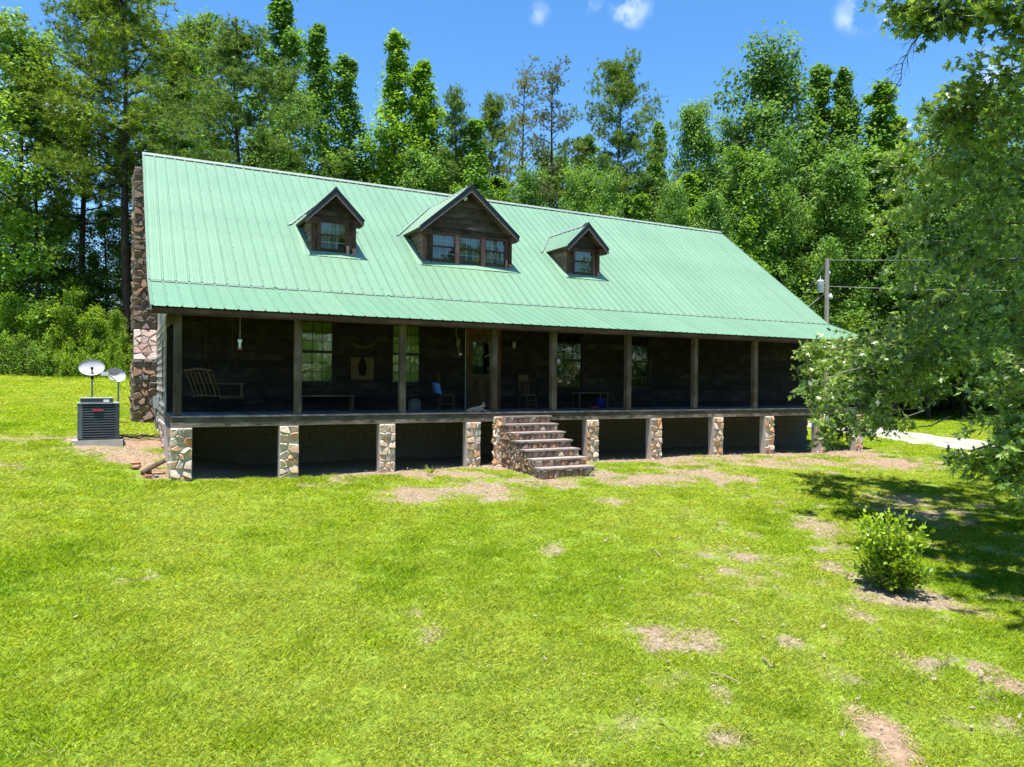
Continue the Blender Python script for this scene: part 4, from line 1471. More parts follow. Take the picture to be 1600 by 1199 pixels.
# cat lying on the porch edge
bpy_mesh = bpy.data.meshes.new('cat')
J = [(0, 0, .075, .085), (.13, 0, .08, .085), (.27, 0, .085, .07), (.32, -.01, .13, .062), (.355, -.03, .185, .064), (.385, -.085, .175, .036),
     (-.10, .02, .05, .04), (-.22, -.03, .025, .022), (-.20, -.13, .02, .018), (-.05, -.13, .018, .015),
     (.33, -.08, .04, .03), (.42, -.16, .018, .022), (.50, -.18, .016, .02), (.33, .08, .03, .03), (.45, .06, .018, .02), (.02, -.10, .05, .05), (.12, -.15, .02, .025), (.20, -.16, .018, .02)]
Ed = [(0, 1), (1, 2), (2, 3), (3, 4), (4, 5), (0, 6), (6, 7), (7, 8), (8, 9), (2, 10), (10, 11), (11, 12), (2, 13), (13, 14), (0, 15), (15, 16), (16, 17)]
bpy_mesh.from_pydata([j_[:3] for j_ in J], Ed, [])
ct = link('cat', bpy_mesh, None, M['catfur'], (7.80, .35, 0))
tag(ct, 'tan tabby cat lying on the porch edge in front of the door', 'cat')
mo = ct.modifiers.new('skin', 'SKIN')
for i, j_ in enumerate(J):
    bpy_mesh.skin_vertices[0].data[i].radius = (j_[3], j_[3])
bpy_mesh.skin_vertices[0].data[0].use_root = True
mo.use_smooth_shade = True
ms = ct.modifiers.new('subsurf', 'SUBSURF')
ms.levels = 1
ms.render_levels = 1
for y in (-.055, .01):
    MB().add([(.325, y - .025, .225), (.375, y - .025, .225), (.350, y + .015, .225), (.347, y - .007, .285)], [(0, 1, 3), (1, 2, 3), (2, 0, 3), (0, 2, 1)]).build('ear', M['catfur'], ct)

# ------------------------------------------------------------------ condenser, dishes, log, rubble
ac_x, ac_y = -1.55, 2.75
g0 = gz(ac_x, ac_y - .3)
pad = MB().box(ac_x - .56, ac_x + .56, ac_y - .50, ac_y + .6, g0 - .3, g0 + .07)
pad = pad.build('concrete_pad', M['concrete'])
tag(pad, 'flat concrete pad under the air conditioning unit', 'slab')
ac = empty('air_conditioner', (ac_x, ac_y, g0 + .075), math.radians(3))
tag(ac, 'grey louvred air conditioning unit with red badge left of the chimney', 'air conditioner')
hw, hh_ = .455, .90
MB().box(-hw + .03, hw - .03, -hw + .03, hw - .03, .05, hh_ - .02).build('coil', M['black'], ac)
MB().box(-hw, hw, -hw, hw, 0, .05).build('base_pan', M['acdark'], ac)
for (x, y) in ((-1, -1), (1, -1), (-1, 1), (1, 1)):
    a_, b_ = sorted((x * hw, x * (hw - .10)))
    c_, d_ = sorted((y * hw, y * (hw - .05)))
    MB().box(a_, b_, c_, d_, .05, hh_).build('corner_panel', M['acblue'] if x < 0 else M['acdark'], ac)
for k in range(13):
    z = .085 + k * .062
    for side in range(2):
        mb = MB()
        if side == 0:
            N = 8
            for i in range(N):
                xa, xb = -hw + .1 + (2 * hw - .2) * i / N, -hw + .1 + (2 * hw - .2) * (i + 1) / N
                w1, w2 = .004 * math.sin(i * 1.4 + k), .004 * math.sin((i + 1) * 1.4 + k)
                mb.add([(xa, -hw + .004, z + w1), (xb, -hw + .004, z + w2), (xb, -hw + .012, z + .026 + w2), (xa, -hw + .012, z + .026 + w1)], [(0, 1, 2, 3)])
                mb.add([(xa, -hw, z + w1 - .006), (xb, -hw, z + w2 - .006), (xb, -hw, z + w2), (xa, -hw, z + w1)], [(0, 1, 2, 3)])
        else:
            mb.box(hw - .008, hw - .002, -hw + .06, hw - .06, z, z + .03)
        mb.build('louvre', M['acslat'], ac)
MB().box(-hw - .01, hw + .01, -hw - .01, hw + .01, hh_, hh_ + .025).build('top_rim', M['aclight'], ac)
MB().box(-hw + .06, hw - .14, -hw + .10, hw - .10, hh_ + .025, hh_ + .13).build('fan_shroud', M['acdark'], ac)
MB().box(-hw + .05, hw - .13, -hw + .09, hw - .09, hh_ + .13, hh_ + .145).build('top_cover', M['aclight'], ac)
MB().box(.10, .23, -hw + .095, -hw + .10, hh_ + .04, hh_ + .11).build('data_label', M['white'], ac)
MB().box(-.13, .10, -hw - .012, -hw - .002, .72, .775).build('badge', M['red'], ac)
MB().box(-.10, .11, -hw - .006, -hw - .002, .615, .635).build('small_plate', M['black'], ac)


def dish(name, base, post_h, c_off, tilt, yaw_, rx, rz_, label, m_, arm):
    d_ = empty(name, base)
    tag(d_, label, 'satellite dish', 'dishes beside the air conditioner')
    MB().tube([(0, 0, -.3), (0, 0, post_h)], .028, 8).build('mast', M['steel'], d_)
    vs_, fs_ = [(0, 0, 0)], []
    R_, K_ = 4, 28
    for r_ in range(1, R_ + 1):
        for k in range(K_):
            a_ = 2 * PI * k / K_
            q_ = r_ / R_
            vs_.append((rx * q_ * math.cos(a_), -.10 * q_ * q_, rz_ * q_ * math.sin(a_)))
    for k in range(K_):
        fs_.append((0, 1 + k, 1 + (k + 1) % K_))
    for r_ in range(R_ - 1):
        for k in range(K_):
            a_, b_ = 1 + r_ * K_ + k, 1 + r_ * K_ + (k + 1) % K_
            fs_.append((a_, a_ + K_, b_ + K_, b_))
    mb = MB().add(vs_, fs_).add([(v_[0], v_[1] + .012, v_[2]) for v_ in vs_], [f_[::-1] for f_ in fs_])
    n0 = len(vs_)
    lo = 1 + (R_ - 1) * K_
    mb.f += [(lo + k, lo + (k + 1) % K_, n0 + lo + (k + 1) % K_, n0 + lo + k) for k in range(K_)]
    rf = mb.build('reflector', m_, d_, True)
    rf.location = c_off
    rf.rotation_euler = (tilt, 0, yaw_)
    return d_


q1 = at(144, 577, 23.6)
q2 = at(178, 588, 22.6)
E1, E2 = (float(q1[0]), float(q1[1])), (float(q2[0]), float(q2[1]))
g1 = gz(*E1)
h1 = float(q1[2]) - g1
d1 = dish('satellite_dish', (E1[0], E1[1], g1), h1 - .12, (0, .02, h1), math.radians(-28), math.radians(-8), .375, .29, 'wide white satellite dish on a mast behind the air conditioner', M['dish'], 0)
MB().tube([(0, -.05, h1 - .25), (0, -.10, h1 - .12), (0, -.14, h1 - .02)], .032, 6).build('feed_arm', M['black'], d1)
MB().lathe([(.02, 0), (.045, .02), (.045, .08), (.02, .1)], (0, -.15, h1 - .04), 8).build('feed_head', M['black'], d1)
MB().lathe([(.035, 0), (.045, .03), (.045, .16), (.03, .18)], (0, 0, h1 - .34), 8).build('collar', M['black'], d1)
MB().tube([(.03, 0, h1 - .3), (.08, -.02, h1 - .42), (.10, 0, h1 - .55), (.20, 0, h1 - .48), (.30, 0, h1 - .55), (.25, 0, h1 - .72), (.12, 0, h1 - .75), (.10, 0, h1 - .6), (.20, 0, h1 - .5)], .006, 4).build('loose_cable', M['black'], d1)
g2 = gz(*E2)
h2 = float(q2[2]) - g2
d2 = dish('satellite_dish', (E2[0] + .12, E2[1], g2), h2 - .2, (-.10, .04, h2), math.radians(-22), math.radians(34), .30, .23, 'smaller grey satellite dish with feed arm next to the chimney', M['dishgrey'], 1)
MB().tube([(0, -.03, h2 - .2), (-.12, -.16, h2 - .10), (-.30, -.34, h2 + .06)], .016, 6).build('feed_arm', M['aclight'], d2)
MB().box(-.46, -.26, -.42, -.30, h2 + .0, h2 + .12).build('feed_head', M['white'], d2)
MB().tube([(.02, 0, h2 - .22), (.08, 0, h2 - .32), (.04, 0, h2 - .36)], .006, 4).build('loose_cable', M['black'], d2)

lg = MB().tube([(-.62, .25, gz(-.62, .25) + .03), (-.45, .32, gz(-.45, .32) + .12), (-.12, .45, gz(-.1, .4) + .30)], [.045, .06, .055], 8).build('log', M['post'])
tag(lg, 'short dead log leaning against the left corner of the house', 'log')
for k in range(9):
    x, y = random.uniform(-.75, -.2), random.uniform(-.5, .9)
    s_ = random.uniform(.04, .10)
    o_ = MB()
    o_.prism([(-s_, -s_ * .7, -.02), (s_ * .8, -s_, -.02), (s_ * 1.1, s_ * .3, -.02), (s_ * .2, s_, -.02), (-s_ * .9, s_ * .6, -.02)], (0.01, 0, s_ * .6))
    o_ = o_.build('clay_chunk', M['brick'] if k % 3 else M['concrete'], None, False, (x, y, gz(x, y) + .01), (0, 0, random.uniform(0, 6)))
    tag(o_, ('red clay' if k % 3 else 'pale concrete') + ' chunk on bare soil by the left house corner' + (' beside the log' if y > .1 else ' before the pier'), 'rubble', 'rubble at the left house corner')
cbm = MB()
for k in range(5):
    a_ = random.uniform(-.05, .05)
    pts = []
    for i in range(8):
        f_ = i / 7
        x = ac_x + .45 + (1.1) * f_
        y = ac_y + .1 + k * .09 + .9 * f_ + .1 * math.sin(i * 1.6 + k)
        pts.append((x, y, gz(x, y) + .03 + .05 * abs(math.sin(i * 1.1 + k))))
    cbm.tube(pts, .018 if k < 2 else .010, 5)
cbm = cbm.build('hoses', M['black'])
tag(cbm, 'black hoses and cables running from the air conditioner to the chimney foot', 'cables')

# ------------------------------------------------------------------ utility pole and lines
pc = at(1290.5, 600, 41)
pg = gz(pc[0], pc[1])
pz = float(at(1290.5, 405, 41)[2])
PZ = lambda v_: float(at(1290.5, v_, 41)[2])
up = empty('utility_pole', (pc[0], pc[1], 0))
tag(up, 'grey wooden utility pole with transformer and lamp behind the right roof end', 'utility pole')
MB().tube([(0, 0, pg - .5), (0, 0, pz)], [.155, .115], 10).build('shaft', M['pole'], up)
rv = np.array([RT[0], RT[1]])
rv = rv / np.linalg.norm(rv)
P2 = lambda s_, z_, f_=0: (rv[0] * s_ + FV2[0] * f_, rv[1] * s_ + FV2[1] * f_, z_)
tx = P2(-.36, 0)
MB().lathe([(.16, PZ(458)), (.185, PZ(457)), (.185, PZ(441)), (.19, PZ(440)), (.13, PZ(438.5))], (tx[0], tx[1], 0), 14).build('transformer', M['insul'], up, True)
MB().tube([(tx[0], tx[1], PZ(439)), (tx[0], tx[1], PZ(432))], [.035, .02], 6).build('bushing', M['insul'], up)
for v_ in (444, 451):
    MB().tube([P2(-.2, PZ(v_)), P2(0, PZ(v_))], .03, 5).build('bracket', M['steel'], up)
lm = P2(.17, 0, -.1)
MB().lathe([(.02, PZ(459)), (.05, PZ(461)), (.12, PZ(464)), (.125, PZ(466)), (.09, PZ(468))][::-1], (lm[0], lm[1], 0), 12).build('lamp_head', M['insul'], up, True)
MB().lathe([(.03, PZ(430)), (.06, PZ(428)), (.03, PZ(424))], (P2(.14, 0)[0], P2(.14, 0)[1], 0), 8).build('insulator', M['insul'], up)


def wire(name, a_, b_, sag, label, r_=.02):
    pts = []
    for i in range(25):
        f_ = i / 24
        p_ = np.array(a_) * (1 - f_) + np.array(b_) * f_
        p_[2] -= sag * 4 * f_ * (1 - f_)
        pts.append(p_)
    w_ = MB().tube(pts, r_, 5).build(name, M['wire'])
    tag(w_, label, 'cable')


wire('power_line', at(1292, 407, 41), at(2200, 360, 40), .5, 'upper power line running right from the top of the utility pole', .015)
wire('power_line', at(1292, 448, 41), at(2200, 430, 40), .5, 'lower power line running right from the middle of the utility pole', .017)
wire('service_cable', at(1289, 459, 41), at(1180, 528, 40), .2, 'twisted service cable dropping left from the pole behind the roof', .022)
wire('guy_wire', at(1288, 416, 41), at(1244, 478, 41.5), .02, 'thin guy wire slanting left from near the pole top', .012)

# ------------------------------------------------------------------ trees
def tube_np(pts, rad, k=5):
    mb = MB().tube(pts, rad, k, cap=False)
    return np.array(mb.v), mb.f


def clump_leaves(cen, rad, count, size, rng, up=.55, outline=DIAMOND, flat=1.0):
    """leaves spread through ellipsoids; cen (n,3), rad (n,), count per clump"""
    n = len(cen)
    C = np.repeat(cen, count, 0)
    R = np.repeat(rad, count)
    d = unit(rng.normal(size=(n * count, 3)))
    q = rng.random(n * count) ** .5 * (1 + .4 * (rng.random(n * count) < .14))
    off = d * (R * q)[:, None]
    off[:, 2] *= flat
    P = C + off
    N = unit(d * .5 + rng.normal(size=P.shape) * .5 + np.array([0, 0, up + .35]))
    A = rng.normal(size=P.shape)
    A[:, 2] -= .35
    A = A - N * (A * N).sum(1, keepdims=True)
    sz = size * rng.uniform(.65, 1.3, len(P))
    V = leaf_batch(P, A, N, sz, outline, rng)
    tint = np.clip(np.repeat(rng.uniform(.15, .85, n), count) + rng.normal(0, .16, len(P)), 0, 1)
    return V, tint


def finish_tree(name, trunkV, trunkF, leafV, tint, k, mleaf, mbark, kname='crown'):
    root = bpy.data.objects.new(name, None)
    tm = bpy.data.meshes.new('trunk')
    tm.from_pydata(trunkV, [], trunkF)
    tm.shade_smooth()
    tm.materials.append(mbark)
    t_ = bpy.data.objects.new('trunk', tm)
    n = len(leafV)
    F = np.arange(n * k).reshape(n, k)
    cm = np_mesh(kname, leafV.reshape(-1, 3), F, tint)
    cm.materials.append(mleaf)
    c_ = bpy.data.objects.new(kname, cm)
    return root, t_, c_


def skeleton(H, prof, t0, nb, elev, rng, wig=.3, tr=.02, forks=3, mb=None):
    """trunk plus limbs; returns trunk mesh builder and clump centres"""
    mb = MB()
    lean = rng.uniform(-.03, .03, 2) * H
    tp = []
    for i in range(9):
        f_ = i / 8
        tp.append((lean[0] * f_ ** 2 + .12 * math.sin(f_ * 7 + H), lean[1] * f_ ** 2 + .12 * math.cos(f_ * 5), -.6 + (H + .4) * f_))
    r0 = H * tr
    mb.tube(tp, [max(r0 * (1 - .93 * i / 8), .02) for i in range(9)], 7)
    tp = np.array(tp)
    cen = []
    for b in range(nb):
        f_ = t0 + (1 - t0) * ((b + rng.random()) / nb)
        h = f_ * H
        base = np.array([np.interp(h, tp[:, 2], tp[:, j]) for j in range(3)])
        L = prof((f_ - t0) / (1 - t0)) * rng.uniform(.45, 1.3)
        az = b * 2.399 + rng.uniform(-.5, .5)
        el = elev(f_) + rng.uniform(-.15, .15)
        dirv = np.array([math.cos(az) * math.cos(el), math.sin(az) * math.cos(el), math.sin(el)])
        pts = [base]
        m_ = 4
        for i in range(m_):
            dirv = unit(dirv + rng.normal(0, .12, 3) + np.array([0, 0, .06]))
            pts.append(pts[-1] + dirv * L / m_)
        mb.tube(pts, [max(.015, r0 * .28 * (1 - f_ * .6) * (1 - i / (m_ + .3))) for i in range(m_ + 1)], 4, cap=False)
        for i in range(1, m_ + 1):
            for j in range(forks if i > 1 else 1):
                side = rng.normal(0, 1, 3)
                side[2] *= .5
                c_ = pts[i] + side * L * wig * .35
                cen.append(c_)
                if rng.random() < .3:
                    mb.tube([pts[i], (pts[i] + c_) / 2 + rng.normal(0, .08, 3), c_], [.02, .014, .008], 3, cap=False)
    cen = np.array(cen)
    cen = cen[rng.random(len(cen)) < (.62 if forks == 4 else .74)]
    cen = np.concatenate([cen, tp[-1:] + [[0, 0, -.1]], tp[-1:] - [[0, 0, .7]], tp[-1:] - [[.2, 0, 1.3]]])
    return mb, cen


def make_gum(name, seed, H=20, R=2.6, nb=62):
    rng = np.random.default_rng(seed)
    prof = lambda t: R * 1.55 * (1 - t) ** .95 * (.85 + .42 * math.sin(t * 15 + seed) + .22 * math.sin(t * 29 + seed * 2)) * min(1, .5 + 3 * t) + .35
    mb, cen = skeleton(H, prof, .08, nb, lambda f_: .18 + .35 * f_, rng, .36, .011, 3)
    rad = rng.uniform(.40, .95, len(cen)) * (1.1 - .62 * np.clip(cen[:, 2] / H, 0, 1) ** 2)
    V, t_ = clump_leaves(cen, rad, 50, .165, rng, .5)
    return finish_tree(name, mb.v, mb.f, V, t_, 4, M['gum'], M['bark'])


def make_broad(name, seed, H=16, R=4.2, nb=52, t0=.12, ml='broad', cnt=66, sz=.175):
    rng = np.random.default_rng(seed)
    prof = lambda t: R * (.55 + .5 * math.sin(min(1.0, .18 + .82 * t) * PI)) * (1 - .55 * t ** 3) + .2
    mb, cen = skeleton(H, prof, t0, nb, lambda f_: .1 + .5 * f_, rng, .42, .013, 3)
    rad = rng.uniform(.5, 1.1, len(cen))
    V, t_ = clump_leaves(cen, rad, cnt, sz, rng, .6, flat=.75)
    return finish_tree(name, mb.v, mb.f, V, t_, 4, M[ml], M['bark'])


def needle_tufts(cen, per, spread, L, nn_, rng, w=.035):
    P = np.repeat(cen, per, 0) + rng.normal(0, 1, (len(cen) * per, 3)) * np.array([spread, spread, spread * .55])
    base = np.repeat(P, nn_, 0)
    d = unit(rng.normal(size=base.shape) + np.array([0, 0, .45]))
    side = unit(np.cross(d, rng.normal(size=base.shape)))
    l_ = L * rng.uniform(.7, 1.2, len(base))[:, None]
    a = base - side * w
    b_ = base + side * w
    c_ = base + d * l_
    V = np.stack([a, b_, c_], 1)
    tint = np.clip(np.repeat(rng.uniform(.1, .9, len(P)), nn_) + rng.normal(0, .1, len(base)), 0, 1)
    return V, tint


def make_pine(name, seed, H=24, R=4.6, nb=56, t0=.42, per=12, sparse=False, shape='round'):
    rng = np.random.default_rng(seed)
    if shape == 'round':
        prof = lambda t: R * (.45 + .6 * math.sin(min(1, .2 + t * .8) * PI)) * (1 - .55 * t ** 2) + .3
    else:
        prof = lambda t: R * (1.05 - t) ** .8 + .25
    mb, cen = skeleton(H, prof, t0, nb, lambda f_: -.02 + .75 * f_ ** 2, rng, .38, .0115, 4)
    if sparse:
        cen = cen[rng.random(len(cen)) < .55]
    V, t_ = needle_tufts(cen, per, .30, .27 if not sparse else .2, 16, rng, .022)
    # dead lower limbs
    for k in range(10):
        f_ = rng.uniform(t0 * .35, t0)
        az = rng.uniform(0, 2 * PI)
        L = rng.uniform(.6, 2.2)
        b_ = np.array([0, 0, f_ * H])
        mb.tube([b_, b_ + np.array([math.cos(az) * L * .5, math.sin(az) * L * .5, .1]), b_ + np.array([math.cos(az) * L, math.sin(az) * L, rng.uniform(-.4, .4)])], [.05, .03, .012], 4, cap=False)
    return finish_tree(name, mb.v, mb.f, V, t_, 3, M['pinedry' if sparse else 'pine'], M['barkpine'])


def make_bush(name, seed, R=1.6, H=2.6, n=60, cnt=42, sz=.15, ml='bush'):
    rng = np.random.default_rng(seed)
    mb = MB()
    cen = []
    for k in range(n):
        az = rng.uniform(0, 2 * PI)
        rr = R * math.sqrt(rng.random())
        h = H * rng.uniform(.12, 1.0) * (1 - .55 * (rr / R) ** 2)
        c_ = np.array([math.cos(az) * rr, math.sin(az) * rr, h])
        cen.append(c_)
        if k % 3 == 0:
            mb.tube([(c_[0] * .25, c_[1] * .25, -.3), (c_[0] * .6, c_[1] * .6, h * .55), c_], [.035, .022, .01], 4, cap=False)
    V, t_ = clump_leaves(np.array(cen), rng.uniform(.28, .55, n), cnt, sz, rng, .6)
    root, tr, cr = finish_tree(name, mb.v, mb.f, V, t_, 4, M[ml], M['bark'], 'foliage')
    tr.name = 'stems'
    return root, tr, cr


PROTO = {
    'gumA': (make_gum('sweetgum_tree', 11), 20.0, 2.6), 'gumB': (make_gum('sweetgum_tree', 12, 20, 2.4, 56), 20.0, 2.4), 'gumC': (make_gum('sweetgum_tree', 17, 20, 2.9, 70), 20.0, 2.9),
    'broadA': (make_broad('broadleaf_tree', 21), 16.0, 4.2), 'broadB': (make_broad('broadleaf_tree', 22, 16, 4.0, 46), 16.0, 4.0), 'broadC': (make_broad('broadleaf_tree', 23, 16, 3.6, 60, .08), 16.0, 3.6),
    'pineA': (make_pine('pine_tree', 31), 24.0, 4.0), 'pineB': (make_pine('pine_tree', 32, 24, 4.4, 58, .36, 12), 24.0, 3.8), 'pineC': (make_pine('pine_tree', 34, 24, 2.6, 44, .2, 10, False, 'cone'), 24.0, 2.6),
    'pineS': (make_pine('pine_tree', 33, 24, 3.0, 46, .3, 6, True), 24.0, 3.0),
    'sapA': (make_broad('young_tree', 41, 8, 2.4, 30, .08, 'bush', 40, .17), 8.0, 2.4), 'sapB': (make_broad('young_tree', 42, 8, 2.0, 26, .05, 'bush', 40, .17), 8.0, 2.0),
    'bushA': (make_bush('bush', 51), 2.6, 1.6), 'bushB': (make_bush('bush', 52, 1.9, 2.2, 55), 2.2, 1.9),
}


def plant(kind, x, y, ztop, rad, label, cat, group=None, rz=None):
    (root, tr, cr), H, R = PROTO[kind]
    zg = gz(x, y)
    r_ = root.copy()
    COL.objects.link(r_)
    r_.location = (x, y, zg - .05)
    r_.rotation_euler = (0, 0, random.uniform(0, 6.28) if rz is None else rz)
    sz = (ztop - zg) / H
    sr = rad / R
    r_.scale = (sr, sr, sz)
    for ch_ in (tr, cr):
        c_ = ch_.copy()
        COL.objects.link(c_)
        c_.parent = r_
    tag(r_, label, cat, group)
    return r_


def plant_px(kind, px, ytop, d, wpx, label, cat='tree', group=None):
    p_ = at(px, 600, d)
    return plant(kind, p_[0], p_[1], float(at(px, ytop, d)[2]), wpx / FOC * d, label, cat, group)


G_BACK = 'trees of the wood behind the house'
for t_ in [
        ('broadA', 22, 62, 46, 95, 'leafy tree at the far left edge of the wood, half cut by the frame'),
        ('pineA', 62, 110, 47, 60, 'second pine from the left edge with drooping layered limbs'),
        ('pineB', 128, -25, 50, 76, 'tall pine with a bare straight trunk just left of the biggest pine'),
        ('pineA', 200, -60, 45.5, 112, 'biggest pine, its dark trunk standing just left of the chimney'),
        ('gumB', 262, 75, 52, 60, 'leafy tree whose top shows between the biggest pine and the roof ridge'),
        ('broadB', 312, 50, 56, 62, 'pale leafy tree behind the round pine above the roof left end'),
        ('pineB', 378, 62, 41, 98, 'round crowned pine rising over the left part of the roof'),
        ('broadB', 168, 335, 53, 46, 'leafy tree filling the gap between the two tall pine trunks left of the chimney'),
        ('broadC', 98, 345, 52, 42, 'leafy tree behind the trunk of the tall pine at the left'),
        ('broadA', 28, 310, 53, 50, 'leafy tree low behind the far left edge of the wood'),
        ('broadC', 225, 300, 54, 40, 'leafy tree right behind the top of the chimney'),
        ('gumA', 447, -18, 52, 58, 'tallest narrow sweetgum, behind the round crowned pine'),
        ('gumC', 508, 48, 47, 50, 'narrow sweetgum spire right of the tallest one, alone against the sky'),
        ('gumB', 545, 98, 47, 42, 'shorter sweetgum spire joined to the lone spire on its right'),
        ('gumA', 606, 58, 46, 52, 'sweetgum spire behind the left slope of the centre dormer'),
        ('gumC', 673, 102, 47, 55, 'broad sweetgum above the centre dormer'),
        ('pineC', 706, 150, 45, 40, 'narrow dark pine between the sweetgums and the thin pines'),
        ('gumB', 748, 188, 44, 45, 'low leafy tree right of the narrow dark pine'),
        ('pineB', 772, 165, 55, 48, 'small pine top behind the two thin pines'),
        ('pineS', 815, 106, 50, 46, 'left one of two thin half bare pines'),
        ('pineS', 862, 100, 47, 56, 'right one of two thin half bare pines, the fuller one'),
        ('pineB', 957, 108, 46, 68, 'dark round topped pine standing alone above the right dormer'),
        ('gumB', 905, 215, 49, 45, 'leafy tree filling the gap left of the lone dark pine'),
        ('gumC', 1016, 196, 50, 34, 'small leafy tree right of the lone dark pine'),
        ('broadC', 1078, 178, 50, 42, 'feathery grey green tree above the right end of the ridge'),
        ('broadA', 1142, 205, 54, 50, 'leafy tree between the feathery tree and the broad crown'),
        ('broadA', 1200, 100, 52, 92, 'broad high crown, the widest on the right side of the wood'),
        ('gumA', 1282, 108, 54, 52, 'left one of two slim twin tops right of the broad crown'),
        ('gumC', 1320, 106, 53, 46, 'right one of two slim twin tops right of the broad crown'),
        ('gumB', 1354, 140, 52, 56, 'leafy spire right of the slim twin tops'),
        ('gumA', 1408, 185, 52, 60, 'leafy tree just left of the oak sprays'),
        ('broadA', 1490, 180, 54, 80, 'leafy tree behind the left part of the oak crown'),
        ('broadB', 1590, 160, 52, 90, 'leafy tree behind the right part of the oak crown'),
]:
    plant_px(t_[0], t_[1], t_[2], t_[3], t_[4] * {'gum': 1.5, 'bro': 1.45, 'pin': 1.15}[t_[0][:3]], t_[5], 'tree', G_BACK)

# lower storey of the wood, seen as one interlocking wall of crowns
rs_ = random.Random(3)
sky_x = [-450, 0, 60, 200, 330, 420, 480, 560, 640, 720, 800, 900, 1000, 1080, 1150, 1250, 1330, 1400, 1600, 2100]
sky_y = [330, 330, 300, 330, 240, 225, 235, 250, 245, 225, 240, 245, 270, 240, 225, 205, 215, 250, 240, 200]
kinds = ['broadA', 'broadB', 'broadC', 'gumA', 'gumC', 'broadA', 'broadC']
G_MID = 'leafy trees of the lower storey of the wood'
MID = [(318, 'just above the left end of the roof ridge'), (352, 'under the left side of the round crowned pine'), (402, 'under the right side of the round crowned pine'), (440, 'at the foot of the tallest sweetgum'),
       (478, 'in the dip left of the lone sweetgum spire'), (520, 'below the lone sweetgum spire'), (566, 'in the dip between the two pairs of sweetgum spires'), (612, 'below the spire behind the centre dormer'),
       (655, 'straight above the centre dormer peak'), (698, 'under the narrow dark pine'), (738, 'under the low leafy tree right of the narrow pine'), (782, 'left of the left thin pine'), (822, 'below the left thin pine'),
       (866, 'below the right thin pine'), (908, 'left of the lone dark pine trunk'), (958, 'under the lone dark pine'), (1002, 'right of the lone dark pine trunk'), (1046, 'left of the feathery grey green tree'),
       (1085, 'under the feathery grey green tree'), (1128, 'directly over the right end of the ridge'), (1172, 'under the left half of the broad high crown'), (1218, 'under the right half of the broad high crown'),
       (1262, 'under the slim twin tops, left side'), (1308, 'under the slim twin tops, right side'), (1352, 'under the spire right of the slim twin tops'), (1400, 'left of the oak sprays'),
       (1452, 'behind the left edge of the oak crown'), (1505, 'behind the middle of the oak crown'), (1560, 'behind the right part of the oak crown')]
for k, (px, ph) in enumerate(MID):
    yt = np.interp(px, sky_x, sky_y) + rs_.uniform(0, 50)
    plant_px(kinds[k % 7], px, yt, rs_.uniform(44, 51), rs_.uniform(62, 88), 'leafy lower storey tree ' + ph, 'tree', G_MID)
for px in (1620, 1690, 1760, 1840, 1920, 2000):
    plant_px(kinds[px % 7], px, 215 + rs_.uniform(0, 40), 50, 85, 'leafy tree of the wood beyond the right edge of the view', 'tree', 'trees beyond the right edge of the view')
LOW = [(1140, 372, 47, 'closest to the right end of the ridge'), (1195, 350, 49, 'above the upper right slope of the roof'), (1248, 345, 48, 'left of the top of the utility pole'), (1300, 330, 52, 'straight behind the utility pole top'),
       (1352, 350, 53, 'between the utility pole and the oak, above the upper wire'), (1405, 330, 53, 'just left of the oak, above the upper wire'), (1465, 350, 54, 'behind the left side of the oak'), (1530, 340, 54, 'behind the middle of the oak'), (1592, 360, 54, 'behind the right side of the oak'),
       (1218, 430, 46.5, 'low behind the right roof slope'), (1268, 415, 48, 'low, left of the transformer'), (1330, 425, 51, 'low, behind the lower wire right of the pole'), (1390, 420, 51, 'low, behind the lower wire beside the oak')]
for k, (px, yt, d, ph) in enumerate(LOW):
    plant_px(('broadB', 'broadC', 'broadA')[k % 3], px, yt, d, rs_.uniform(58, 80), 'spreading wood edge tree ' + ph, 'tree', 'spreading trees on the wood edge right of the house')
for px in (1670, 1750, 1830, 1910, 2000):
    plant_px('broadA', px, 345, 54, 80, 'spreading tree of the wood beyond the right edge of the view', 'tree', 'trees beyond the right edge of the view')
for k, (px, yt, ph) in enumerate([(898, 285, 'above the space left of the right dormer'), (945, 290, 'straight above the right dormer'), (998, 305, 'right of the right dormer'), (1052, 300, 'below the feathery tree'), (1108, 322, 'touching the right end of the ridge'), (1160, 345, 'past the right end of the ridge')]):
    plant_px(kinds[(k * 5) % 7], px, yt, rs_.uniform(38.5, 42), rs_.uniform(48, 62), 'rounded pale leafy tree just over the roof, ' + ph, 'tree', 'rounded trees over the right half of the ridge')
